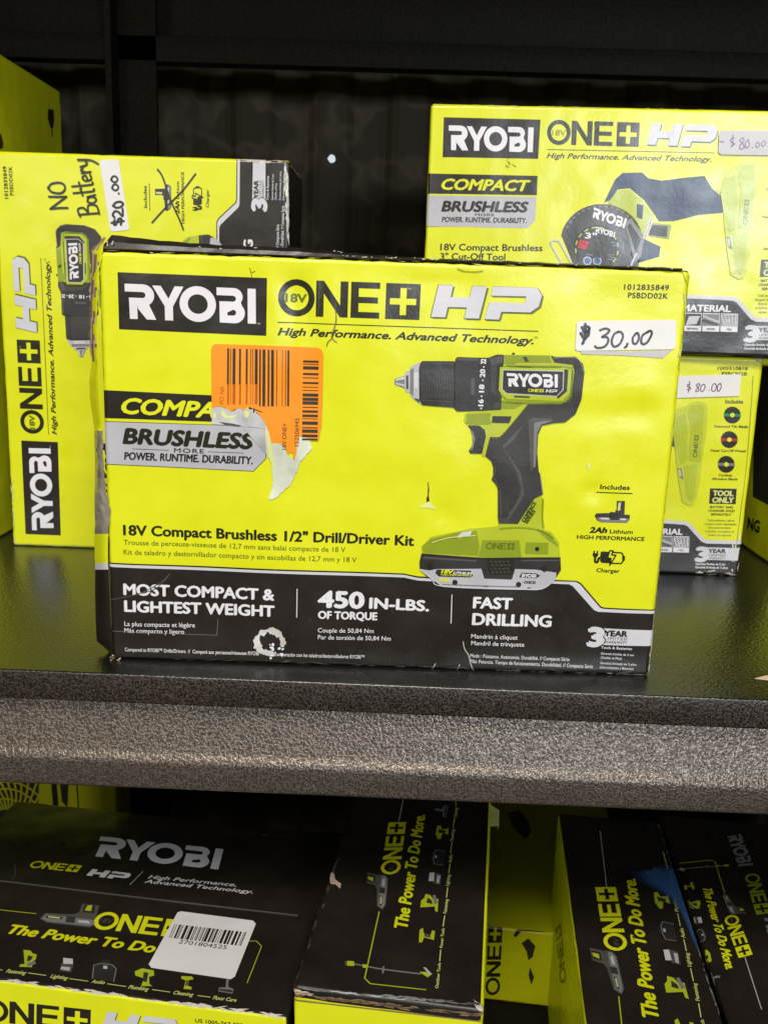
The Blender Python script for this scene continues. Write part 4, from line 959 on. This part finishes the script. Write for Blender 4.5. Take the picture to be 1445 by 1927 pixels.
# left lower carton, long, black top of two flaps
P0 = hit(523, 1915, 2, -.44); dirv = (hit(0, 1847, 2, -.44)-P0); angB = math.atan2(-dirv.y, -dirv.x)
wB1, dB1 = .30, .213
cB = Vector((P0.x+.006, P0.y, 0)); ca, sa = math.cos(angB), math.sin(angB)
o1 = Vector((cB.x-wB1*ca, cB.y-wB1*sa, ZL))
MATS['frontlow'] = 'x'
MATS['frontlow'] = MATS['yellow']
bx1 = plain_box('large_tool_carton', rootmat(o1.x, o1.y, ZL, angB), wB1, dB1, -.44-ZL, ['yellow', 'yellow', 'black', 'black', 'black', 'black'], 'wide carton with black top at lower left, white barcode sticker on its lid', 'wide cartons on the lower shelf')
t1 = Face(bx1, (0, 0, bx1.h), (1, 0, 0), (0, 1, 0)); fr1 = Face(bx1, (0, 0, 0), (1, 0, 0), (0, 0, 1))
def tool_icon(a, x, y, s, kind, z, ang=0):
    c, sn = math.cos(ang), math.sin(ang)
    R = lambda pts: [(x+(px*c-py*sn)*s, y+(px*sn+py*c)*s) for px, py in pts]
    q = lambda pts, m, l: a.poly(R(pts), m, l, z)
    if kind == 'drill': q([(-1, -.9), (.6, -1), (.9, -.6), (.2, -.4), (.1, .5), (.7, .6), (.7, 1), (-.5, 1), (-.4, .5), (-.3, -.3), (-1, -.5)], 'olive_light', 2); q([(-.2, -.3), (.15, -.3), (.05, .5), (-.3, .5)], 'rubber_light', 3)
    elif kind == 'nailer': q([(-.6, -1), (.2, -1), (.5, -.7), (1, -.6), (.9, 0), (.5, .3), (.6, .9), (-.9, 1), (-.8, .7), (-.3, .6)], 'olive_light', 2); q([(0, -.4), (.6, -.3), (.3, .2), (-.1, .3)], 'rubber', 3); q([(-.1, .5), (.9, .2), (1, .5), (.1, .9)], 'grey_mid', 3)
    elif kind == 'light': q([(-.6, -.9), (.7, -.9), (.8, -.2), (-.5, -.1)], 'silver_light', 3); q([(-.8, -.2), (.9, -.3), (.7, .9), (-.9, .9)], 'rubber_light', 2); q([(-.7, .3), (.5, .3), (.4, .8), (-.8, .7)], 'silver', 4)
    elif kind == 'speaker': q([(-.9, -.5), (-.4, -.7), (-.2, -1), (.4, -1), (.5, -.7), (1, -.4), (.9, .8), (-.9, .8)], 'charcoal', 2); a.stroke([z(*p) for p in R([(-.9, .7), (-.9, -.4), (-.4, -.6), (.6, -.6), (1, -.3), (.9, .8)])], .0007, 'grey_mid', 3, smooth=False); q([(-.1, -.45), (.25, -.45), (.25, -.2), (-.1, -.2)], 'silver', 3)
    elif kind == 'plumb': q([(-1, -.4), (-.3, -.8), (.9, -.7), (1, -.2), (.5, 0), (.6, .7), (.9, .9), (-.2, 1), (0, .2), (-.9, 0)], 'olive_light', 2); q([(-.1, -.4), (.4, -.4), (.3, .6), (-.1, .5)], 'rubber', 3)
    elif kind == 'vac': q([(-.1, -1), (.2, -1), (.2, .1), (.9, .32), (.8, .9), (-.9, .8), (-.9, .32), (-.1, .2)], 'grey_mid', 2); q([(-.8, .5), (.8, .5), (.7, .8), (-.8, .7)], 'rubber', 3)
def battery(a, O, X, Y, z):
    """battery picture in the frame O + X (along), Y (away from the base)"""
    R = lambda pts: [(O[0]+X[0]*u+Y[0]*v, O[1]+X[1]*u+Y[1]*v) for u, v in pts]
    q = lambda pts, m, l: a.poly(R(pts), m, l, z)
    q([(0, .15), (.08, .42), (.55, .48), (.62, .55), (.66, .6), (.68, 1), (.98, 1.0), (.97, .45), (1, .32), (1, .15), (.9, 0), (.15, 0)], 'rubber_light', 2)
    q([(.03, .15), (.1, .35), (.5, .35), (.95, .33), (.97, .15), (.88, .05), (.15, .05)], 'grey_mid', 3); q([(.1, .2), (.38, .2), (.4, .3), (.12, .3)], 'rubber', 4); q([(.15, .22), (.35, .22), (.35, .27), (.15, .27)], 'yellow_pale', 5); q([(.68, .15), (.9, .15), (.85, .27), (.68, .25)], 'silver', 4); q([(.46, .1), (.62, .1), (.62, .36), (.46, .36)], 'rubber', 4)
    q([(.72, .62), (.92, .62), (.92, .97), (.72, .97)], 'charcoal', 3); q([(.75, .7), (.86, .7), (.86, .95), (.78, .93)], 'olive_light', 4)
a = Art('brand_logo', t1); a.logo(MAKER, (490, 348), (1085, 410), (443, 443), 'white', 1, z1); a.build()
a = Art('series_logo', t1)
a.logo(SERIES, (165, 466), (400, 490), (135, 498), 'yellow', 1, z1); a.logo(HPLOGO, (436, 505), (640, 528), (418, 538), 'white', 1, z1)
a.stroke([z1(695, 518), z1(632, 582)], .0006, 'silver', 1)
a.text('High Performance.', (718, 552), (1145, 592), 0, 'white', 1, bold=.02, shear=.2, top=(724, 536), z=z1)
a.text('Advanced Technology.', (700, 573), (1225, 626), 0, 'white', 1, bold=.02, shear=.2, top=(708, 557), z=z1); a.build()
a = Art('lid_seam', t1); a.stroke([z1(-60, 560), z1(0, 566), z1(700, 650), z1(1445, 735)], .0013, 'rubber_light', 1); a.stroke([z1(0, 563), z1(700, 647), z1(1445, 732)], .0004, 'grey_mid', 2)
a.stroke([z1(70, 480), z1(75, 520), z1(62, 560)], .0006, 'rubber_light', 1); a.build()
a = Art('slogan_panel', t1)
a.stroke([z1(-100, 690), z1(0, 705), z1(175, 724)], .0007, 'olive_light', 1)
battery(a, (188, 765), (275, 30), (25, -110), z1)
a.logo(SERIES, (480, 714), (918, 762), (440, 796), 'yellow', 3, z1)
a.text('18V', (480, 768), (540, 774), 0, 'rubber_light', 3, top=(485, 745), z=z1)
a.text('The Power To Do More.', (30, 818), (1005, 949), 0, 'yellow', 1, bold=.045, shear=.15, top=(45, 775), z=z1)
for t, x0, y0, x1, y1 in (('Fastening', 28, 1010, 122, 1020), ('Lighting', 243, 1035, 325, 1045), ('Audio', 443, 1060, 505, 1067), ('Plumbing', 622, 1088, 718, 1099), ('Cleaning', 840, 1115, 935, 1126), ('Floor Care', 1032, 1140, 1145, 1153)):
    a.text(t, (x0, y0), (x1, y1), 0, 'yellow_pale', 1, bold=.02, shear=.15, top=(x0+4, y0-17), z=z1)
for p in ([(138, 1012), (222, 1024)], [(338, 1040), (427, 1052)], [(522, 1065), (612, 1078)], [(740, 1093), (825, 1105)], [(960, 1122), (1020, 1130)], [(-60, 990), (10, 998)]): a.stroke([z1(*x) for x in p], .0006, 'yellow_pale', 1)
for x, y, k, s_ in ((135, 945, 'nailer', 42), (325, 975, 'light', 36), (505, 1005, 'speaker', 58), (700, 1030, 'plumb', 48), (910, 1060, 'drill', 32), (1100, 1075, 'vac', 40)): tool_icon(a, x, y, s_, k, z1, .1)
a.stroke([z1(1200, 857), z1(1245, 857), z1(1270, 882), z1(1200, 1060)], .0006, 'olive_light', 1, smooth=False)
a.build()
a = Art('barcode_sticker', t1)
a.poly([(862, 722), (880, 717), (1228, 762), (1242, 778), (1140, 1035), (1120, 1048), (735, 992), (722, 975)], 'label_white', 6, z1); st = a.build()
b = Art('barcode', t1); rnd = random.Random(4); x = 0
while x < 355:
    w = rnd.choice((3, 3, 5, 9, 13)); b.poly([(848+x, 780+x*.115), (848+x+w, 780+(x+w)*.115), (818+x+w+2, 846+(x+w)*.115), (818+x+2, 846+x*.115)], 'ink_dark', 7, z1); x += w+rnd.choice((3, 4, 7, 10))
b.text('2701804525', (865, 874), (1098, 903), 0, 'ink_dark', 7, top=(872, 856), z=z1); b.build(st)
a = Art('front_print', fr1)
a.logo(SERIES, (-95, 1133), (442, 1190), (-95, 1240), 'black', 1, z1); a.logo(HPLOGO, (500, 1200), (872, 1240), (490, 1300), 'ink_dark', 1, z1); a.logo(HPLOGO, (497, 1197), (868, 1237), (487, 1297), 'silver_light', 2, z1)
a.text('US 1005-767-558', (948, 1250), (1180, 1275), 17, 'ink_dark', 1, bold=.02, z=z1); a.build()
a = Art('worn_edge', t1); a.scuffs(z1(0, 1048), z1(1350, 1222), 80, .004, 'edge_wear', 3, .0015); a.scuffs(z1(1050, 325), z1(1400, 350), 14, .003, 'rubber_light', 3, .001)
a.scuffs(z1(1290, 1215), z1(1360, 1225), 12, .004, 'edge_wear', 3.5, .002); a.build()

# narrow carton in the middle, black slogan side up
zB2 = -.4184; wB2, dB2 = .12, .345
bx2 = Box(empty('slim_tool_carton', rootmat(-.0554, .5028, ZL, -.1081), 'slim carton with black slogan side up, middle of the lower shelf, end facing front', 'box', 'slim cartons on the lower shelf'), wB2, dB2, zB2-ZL, .003, None, .0005)
MATS['low2'] = two_tone('slim_carton_front', YEL, (.016, .013, .011), (zB2-ZL)-.0085)
bx2.carton(['low2', 'yellow', 'black', 'yellow', 'black', 'yellow'])
t2 = Face(bx2, (0, 0, bx2.h), (1, 0, 0), (0, 1, 0)); fr2 = Face(bx2, (0, 0, 0), (1, 0, 0), (0, 0, 1))
t2r = Face(bx2, (0, 0, bx2.h), (1, 0, 0), (0, 1, 0))
def slogan(face, M, parent=None, back=True):
    a = Art('slogan_panel', face, M)
    a.logo(SERIES, (622, 600), (668, 316), (727, 597), 'yellow', 3, z2)
    a.text('18V', (690, 588), (700, 545), 0, 'rubber_light', 3.2, top=(665, 585), z=z2)
    battery(a, (650, 795), (18, -190), (-115, -22), z2)
    a.text('The Power To Do More.', (768, 892), (866, 275), 0, 'yellow', 1, bold=.045, shear=.12, top=(700, 880), z=z2)
    a.stroke([z2(*p) for p in [(617, 800), (538, 1162), (568, 1192), (870, 1225)]], .0008, 'olive_light', 1, smooth=False)
    a.stroke([z2(*p) for p in [(722, 312), (752, 170), (775, 60)]], .0007, 'silver', 1, smooth=False)
    for t, x0, y0, x1, y1 in (('Outdoor Tools', 938, 1218, 952, 1080), ('Power Tools', 962, 997, 972, 892), ('Fastening', 982, 810, 992, 733), ('Lighting', 995, 660, 1003, 600), ('Audio', 1010, 533, 1015, 490), ('Plumbing', 1020, 417, 1027, 352), ('Cleaning', 1038, 287, 1044, 235)):
        a.text(t, (x0, y0), (x1, y1), 0, 'yellow_pale', 1, bold=.02, top=(x0-17, y0-2), z=z2)
    for p in ([(946, 1068), (951, 1008)], [(964, 880), (973, 822)], [(983, 722), (989, 668)], [(996, 590), (1001, 540)], [(1005, 480), (1012, 425)], [(1018, 345), (1027, 292)], [(1033, 225), (1038, 150)]): a.stroke([z2(*x) for x in p], .0007, 'yellow_pale', 1)
    for x, y, k, s_ in ((875, 930, 'drill', 42), (892, 755, 'nailer', 48), (920, 618, 'light', 36), (938, 507, 'speaker', 42), (955, 370, 'plumb', 38), (955, 250, 'vac', 36)): tool_icon(a, x, y, s_, k, z2, -1.45)
    q = lambda pts, m, l=2: a.poly(pts, m, l, z2)
    a.stroke([z2(480, 1085), z2(540, 1097), z2(640, 1115), z2(840, 1140)], .0012, 'grey_mid', 2)
    q([(440, 1070), (480, 1072), (482, 1098), (440, 1096)], 'olive_light', 3); q([(430, 1070), (442, 1070), (442, 1096), (430, 1092)], 'rubber_light', 3); q([(528, 1088), (556, 1092), (554, 1110), (526, 1106)], 'olive_light', 3)
    q([(635, 1100), (645, 1100), (642, 1138), (632, 1138)], 'grey_mid', 3); q([(835, 1130), (870, 1130), (905, 1140), (880, 1160)], 'olive_light', 3); q([(855, 1105), (870, 1108), (905, 1145), (890, 1148)], 'silver', 4)
    return a
slogan(t2, t2.px).build()
a = Art('worn_edge', t2r)
a.scuffs(z2(150, 1218), z2(1180, 1308), 50, .004, 'grey_mid', 3, .001); a.scuffs(z2(1150, 1300), z2(1185, 1340), 10, .004, 'edge_wear', 3, .002); a.scuffs(z2(145, 1210), z2(400, 510), 34, .003, 'rubber_light', 3, .0012)
a.poly(jag([(350, 620), (358, 585), (372, 600), (376, 625), (410, 650), (405, 678), (380, 655), (352, 650)], 3, 2, 2), 'kraft_light', 4, z2); a.stroke([z2(400, 510), z2(372, 560), z2(360, 620)], .0012, 'rubber_light', 3)
a.build()
a = Art('right_edge_strip', t2r)
a.uvloops([[(wB2-.0022, .001), (wB2, .001), (wB2, dB2-.001), (wB2-.0022, dB2-.001)]], 'yellow', 2); a.build()
a = Art('front_fold', fr2)
a.stroke([z2(150, 1278), z2(600, 1330), z2(1170, 1395)], .0009, 'kraft', 2); a.scuffs(z2(155, 1250), z2(1160, 1360), 40, .005, 'kraft', 2, .0008); a.scuffs(z2(145, 1225), z2(240, 1240), 10, .004, 'kraft_light', 3, .002); a.build()
V0 = t2.P(wB2, .21, 0)[0]
mesh_obj('tape_tab', [V0+Vector((.0, 0, .0005)), V0+Vector((.008, .005, -.001)), V0+Vector((.008, .030, -.001)), V0+Vector((0, .036, .0005)), V0+Vector((.007, .006, -.006)), V0+Vector((.007, .03, -.006))], [(0, 1, 2, 3), (1, 4, 5, 2)], [MATS['yellow_pale']], bx2.root)

# narrow carton at right, same side up
k3 = .475/.594; x3, y3, w3, d3, a3 = .2091*k3, 1.0299*k3, .12*k3, .42, -.0927
z3h = -.475
c3, s3 = math.cos(a3), math.sin(a3)
r3 = rootmat(x3+d3*s3, y3-d3*c3, ZL, a3)
bx3 = Box(empty('slim_tool_carton', r3, 'slim black-topped carton at lower right with a painted blue reflection and yellow left side', 'box', 'slim cartons on the lower shelf'), w3, d3, z3h-ZL, .003, None, .0005)
bx3.carton(['yellow', 'yellow', 'yellow', 'black', 'black', 'yellow'])
t3 = Face(bx3, (0, 0, bx3.h), (1, 0, 0), (0, 1, 0)); s3f = Face(bx3, (0, d3, 0), (0, -1, 0), (0, 0, 1))
def affine(src, dst):
    (a0, a1, a2), (b0, b1, b2) = src, dst
    m = Matrix(((a1-a0).x, (a2-a0).x), ) if 0 else Matrix((((a1-a0).x, (a2-a0).x), ((a1-a0).y, (a2-a0).y)))
    n = Matrix((((b1-b0).x, (b2-b0).x), ((b1-b0).y, (b2-b0).y))); T = n @ m.inverted()
    return lambda p: b0 + T @ (p-a0)
src = [t2.px(*z2(727, 597)), t2.px(*z2(770, 322)), t2.px(*z2(868, 275))]
A3 = affine(src, [t3.px(*z3(747, 930)), t3.px(*z3(695, 622)), t3.px(*z3(784, 572))])
slogan(t3, lambda x, y: A3(t2.px(x, y))).build()
a = Art('side_print', s3f); a.logo(SERIES, (410, 1100), (385, 820), (440, 1080), 'ink_dark', 1, z3)
a.build()
a = Art('worn_edge', t3); a.scuffs(z3(385, 230), z3(480, 1290), 40, .0035, 'grey_mid', 3, .001); a.scuffs(z3(905, 290), z3(1215, 1290), 60, .004, 'grey_mid', 3, .0012); a.scuffs(z3(895, 280), z3(935, 340), 12, .003, 'edge_wear', 3, .002); a.build()

# wide carton beyond it, slogan upside down
m5 = rootmat(x3+d3*s3 + (w3+.004)*c3, y3-d3*c3+(w3+.004)*s3, ZL, a3)
bx5 = Box(empty('large_tool_carton', m5, 'wide carton at the lower right edge, black lid lettered upside down', 'wide cartons on the lower shelf'), .30, d3+.02, z3h-ZL-.003, .003, None, .0005)
bx5.carton(['yellow', 'yellow', 'black', 'black', 'black', 'black'])
t5 = Face(bx5, (0, 0, bx5.h), (1, 0, 0), (0, 1, 0))
A5 = affine(src, [t5.px(*z3(1222, 762)), t5.px(*z3(1290, 962)), t5.px(*z3(1234, 1020))])
a = slogan(t5, lambda x, y: A5(t2.px(x, y))); a.build()
a = Art('brand_logo', t5)
a.logo(MAKER, (1310, 345), (1372, 500), (1240, 352), 'grey_mid', 1, z3); a.logo(SERIES, (1395, 540), (1462, 740), (1325, 548), 'olive', 1, z3); a.logo(HPLOGO, (1480, 760), (1510, 880), (1425, 765), 'grey_mid', 1, z3); a.build()
# blue reflection painted as a translucent sheet along the shared edge
def painted_reflection():
    m, nt, b = newmat('blue_reflection_paint'); tc = nd(nt, 'ShaderNodeTexCoord').outputs['Object']
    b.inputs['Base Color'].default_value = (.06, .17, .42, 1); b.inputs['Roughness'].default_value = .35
    at = nd(nt, 'ShaderNodeAttribute', attribute_name='fade'); nt.links.new(at.outputs['Fac'], b.inputs['Alpha']); MATS['blue_reflection_paint'] = m
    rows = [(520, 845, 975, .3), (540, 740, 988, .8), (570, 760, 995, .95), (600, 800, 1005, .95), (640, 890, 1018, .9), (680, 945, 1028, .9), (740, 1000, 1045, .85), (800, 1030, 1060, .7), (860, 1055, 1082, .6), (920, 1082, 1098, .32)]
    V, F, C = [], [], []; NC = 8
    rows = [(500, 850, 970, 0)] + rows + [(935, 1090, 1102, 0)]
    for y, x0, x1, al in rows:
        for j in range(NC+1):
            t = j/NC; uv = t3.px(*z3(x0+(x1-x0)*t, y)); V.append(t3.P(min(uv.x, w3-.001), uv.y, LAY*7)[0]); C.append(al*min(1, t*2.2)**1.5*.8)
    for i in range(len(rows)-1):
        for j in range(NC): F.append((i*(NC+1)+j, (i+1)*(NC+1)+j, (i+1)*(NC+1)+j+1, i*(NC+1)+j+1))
    o = mesh_obj('blue_reflection_paint', V, F, [m], bx3.root)
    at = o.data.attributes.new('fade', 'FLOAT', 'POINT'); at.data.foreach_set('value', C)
painted_reflection()

# low yellow carton lying between them, and the one with a fan picture behind
p4 = hit(900, 1880, 2, ZL+.001)
bx4 = plain_box('low_carton', rootmat(hit(900, 1882, 2, ZL).x, p4.y, ZL, -.1), .145, .30, .082, ['yellow']*6, 'low yellow carton lying deep in the gap between two slim cartons')
f4 = Face(bx4, (0, 0, 0), (1, 0, 0), (0, 0, 1)); t4 = Face(bx4, (0, 0, .082), (1, 0, 0), (0, 1, 0))
a = Art('series_logo', f4); a.logo(SERIES, (35, 1150), (50, 802), (105, 1150), 'ink_dark', 1, z3); a.build()
a = Art('tool_picture', f4); a.poly([(175, 850), (200, 812), (310, 808), (345, 822), (330, 830), (215, 832), (185, 862)], 'ink_dark', 1, z3); a.poly([(215, 890), (250, 865), (285, 905), (270, 960), (250, 975), (240, 930)], 'rubber', 1, z3); a.poly([(258, 1010), (278, 1060), (265, 1100), (250, 1050)], 'rubber', 1, z3); a.build()
a = Art('top_print', t4); a.poly([(150, 240), (205, 225), (250, 280), (262, 340), (235, 372), (190, 330), (160, 290)], 'rubber', 1, z3); a.build()
yf = .84
pf0 = hit(-60, 1560, 1, yf); pf1 = hit(220, 1545, 1, yf)
bx6 = plain_box('fan_carton', rootmat(pf0.x, yf, ZL, 0), pf1.x-pf0.x, .05, .30, ['yellow']*6, 'yellow carton with a fan grille pictured on it, behind the wide carton at lower left')
f6 = Face(bx6, (0, 0, 0), (1, 0, 0), (0, 0, 1)); zF = zoomf(0, 1440, 260/1445)
a = Art('fan_picture', f6)
a.poly([(-200, 60), (425, 60), (420, 520), (-200, 640)], 'rubber', 1, zF)
for i in range(17):
    an = math.radians(5+i*10); cx, cy = 60, 600
    a.stroke([zF(cx+150*math.cos(an-.3), cy-150*math.sin(an-.3)), zF(cx+300*math.cos(an-.12), cy-300*math.sin(an-.12)), zF(cx+520*math.cos(an+.12), cy-520*math.sin(an+.12))], .0021, 'yellow', 2)
for r in (150, 260, 370, 450): a.stroke([zF(60+r*math.cos(math.radians(t)), 600-r*math.sin(math.radians(t))*.95) for t in range(0, 181, 12)], .0020, 'yellow', 2.4)
a.poly([(415, 60), (535, 60), (560, 500), (400, 520)], 'yellow', 3, zF); a.poly([(530, 60), (580, 60), (610, 420), (560, 500)], 'ink_dark', 4, zF); a.poly([(615, 60), (720, 60), (705, 440), (650, 380)], 'rubber', 4, zF); a.stroke([zF(800, 150), zF(830, 560)], .0012, 'ink_dark', 2)
a.build()

# ================================================================== shelving
rack = empty('shelving_unit', Matrix.Translation((0, 0, 0)), 'black hammertone steel shelving unit holding all the cartons', 'shelving')
def prism(name, prof, x0, x1, mat, parent, bev=0.0, seg=3):
    """profile (y,z) drawn along x"""
    bm = bmesh.new(); n = len(prof)
    A = [bm.verts.new((x0, y, z)) for y, z in prof]; B = [bm.verts.new((x1, y, z)) for y, z in prof]
    bm.faces.new(A); bm.faces.new(B[::-1])
    for i in range(n): bm.faces.new((A[i], B[i], B[(i+1) % n], A[(i+1) % n]))
    if bev:
        es = [e for e in bm.edges if abs(e.verts[0].co.x-e.verts[1].co.x) > .01]
        bmesh.ops.bevel(bm, geom=es, offset=bev, segments=seg, affect='EDGES', profile=.5)
    bmesh.ops.recalc_face_normals(bm, faces=bm.faces)
    me = bpy.data.meshes.new(name); bm.to_mesh(me); bm.free(); me.materials.append(MATS[mat])
    me.polygons.foreach_set('use_smooth', [True]*len(me.polygons))
    try: me.set_sharp_from_angle(angle=math.radians(50))
    except Exception: pass
    o = bpy.data.objects.new(name, me); COL.objects.link(o); o.parent = parent; return o
XS0, XS1 = -.62, .75; YF, YB = .505, 1.07
board = prism('shelf_board', [(YF, ZS), (YB, ZS), (YB, ZS-.006), (YF+.018, ZS-.006), (YF+.018, ZS-.0185), (YF, ZS-.0185)], XS0, XS1, 'shelf_top', rack, .0014)
me = board.data; me.materials.append(MATS['shelf_lip'])
for p in me.polygons:
    if p.normal.y < -.75 and p.center.y < YF+.01: p.material_index = 1
prism('front_beam', [(YF+.010, ZS-.0188), (YF+.030, ZS-.0188), (YF+.030, ZS-.070), (YF+.002, ZS-.0735), (YF-.0015, ZS-.0725), (YF-.0015, ZS-.0545), (YF+.0015, ZS-.0500), (YF+.0075, ZS-.030)], XS0, XS1, 'shelf_beam', rack, .0022, 4)
prism('lower_shelf', [(YF, ZL), (YB, ZL), (YB, ZL-.02), (YF, ZL-.02)], XS0, XS1, 'dark_steel', rack, .001)
prism('upper_shelf', [(YF, .48), (YB, .48), (YB, .50), (YF, .50)], XS0, XS1, 'dark_steel', rack, .001)
prism('upper_front_beam', [(YF, .44), (YF+.025, .44), (YF+.025, .479), (YF, .479)], XS0, XS1, 'dark_steel', rack, .001)
for nm, (y0, y1, z0, z1_) in dict(rear_top_beam=(1.0, 1.02, .2385, .2632), rear_slotted_beam=(1.03, 1.04, .268, .334)).items():
    prism(nm, [(y0, z0), (y1, z0), (y1, z1_), (y0, z1_)], XS0, XS1, 'dark_steel', rack, .001)
def slab(name, a, b, mat, parent, bev=.001):
    return prism(name, [(a[1], a[2]), (b[1], a[2]), (b[1], b[2]), (a[1], b[2])], a[0], b[0], mat, parent, bev)
slab('rear_post', (-.300, 1.0, ZL), (-.262, 1.006, .479), 'dark_steel', rack); slab('rear_post', (-.306, .975, ZL), (-.300, 1.006, .479), 'dark_steel', rack)
slab('rear_post', (.70, .98, ZL), (.74, 1.01, .479), 'dark_steel', rack)
slab('side_rail', (-.585, YF, .26), (-.565, YB, .30), 'dark_steel', rack); slab('side_panel', (-.625, YF, -.9), (-.622, YB, .42), 'dark_steel', rack)
slab('side_panel', (.752, YF, -.9), (.755, YB, .42), 'dark_steel', rack)
# corrugated sheet behind, with one screw hole shown by a glowing disc
def corrug():
    V, F = [], []; nx = 260; x0, x1, zb, zt = -.9, 1.0, -.9, .6
    for i in range(nx+1):
        x = x0+(x1-x0)*i/nx; ph = ((x+.02) % .088)/.088
        if ph < .35: y = 0
        elif ph < .5: y = (ph-.35)/.15
        elif ph < .85: y = 1
        else: y = 1-(ph-.85)/.15
        yy = 1.095+.012*y; V += [(x, yy, zb), (x, yy, zt)]
    for i in range(nx): F.append((2*i, 2*i+2, 2*i+3, 2*i+1))
    o = mesh_obj('corrugated_wall', V, F, [MATS['back_steel']], None, None, False)
    o['label'] = 'dark corrugated steel wall behind the shelving'; o['category'] = 'wall'
    return o
wall = corrug()
hp = hit(624, 298, 1, 1.09)
m, nt, b = newmat('daylight_glow'); b.inputs['Emission Color'].default_value = (.75, .88, 1, 1); b.inputs['Emission Strength'].default_value = .6; b.inputs['Base Color'].default_value = (.5, .5, .5, 1)  # emitting disc stands in for light coming through the hole
ho = mesh_obj('hole_glow_disc', [hp+Vector((.0042*math.cos(i*.6283)*(1+.2*math.sin(i*3)), 0, .0046*math.sin(i*.6283))) for i in range(10)], [tuple(range(10))], [m], wall)
# scrap of cardboard at the right edge of the shelf
sp = hit(1433, 1277, 2, ZS+.0006)
sc_ = mesh_obj('cardboard_scrap', [sp+Vector(v) for v in ((-.004, 0, 0), (.004, -.003, .0006), (.012, -.002, 0), (.013, .003, .002), (.003, .002, .0012))] + [sp+Vector(v) for v in ((-.004, 0, -.0004), (.004, -.003, -.0001), (.012, -.002, -.0004), (.013, .003, .001), (.003, .002, .0002))],
               [(0, 1, 2, 3, 4), (9, 8, 7, 6, 5), (0, 5, 6, 1), (1, 6, 7, 2), (2, 7, 8, 3), (3, 8, 9, 4), (4, 9, 5, 0)], [MATS['kraft_light']], None, None, False)
sc_['label'] = 'small torn scrap of cardboard lying at the right front edge of the shelf'; sc_['category'] = 'cardboard scrap'

# ================================================================== light
w = bpy.data.worlds.new('World'); SC.world = w; w.use_nodes = True
bg = w.node_tree.nodes['Background']; bg.inputs[0].default_value = (1, .92, .82, 1); bg.inputs[1].default_value = .10
def area(name, loc, tgt, sx, sy, power, col):
    l = bpy.data.lights.new(name, 'AREA'); l.shape = 'RECTANGLE'; l.size = sx; l.size_y = sy; l.energy = power; l.color = col
    o = bpy.data.objects.new(name, l); COL.objects.link(o); o.location = loc
    o.rotation_euler = (Vector(tgt)-Vector(loc)).to_track_quat('-Z', 'Y').to_euler(); return o
area('ceiling_and_fill_lamp', (.3, -1.3, 1.95), (0, .55, -.1), 1.6, .4, 54, (1, .955, .89))
area('ceiling_and_fill_lamp', (-.5, -1.9, 2.05), (0, .55, -.1), 1.2, .4, 28, (1, .94, .86))
area('ceiling_and_fill_lamp', (-1.7, -3.4, .85), (0, .55, -.2), 1.2, .3, 20, (1, .95, .87))  # added low fill, not on a ceiling, to lift the shaded fan carton
area('shop_window', (1.42, -4.0, .70), (.15, .55, 0), 1.2, .66, 84, (.84, .92, 1))
SC.view_settings.view_transform = 'Standard'; SC.view_settings.look = 'None'; SC.view_settings.exposure = 0; SC.view_settings.gamma = 1; SC.view_settings.use_curve_mapping = False
SC.cycles.use_denoising = True
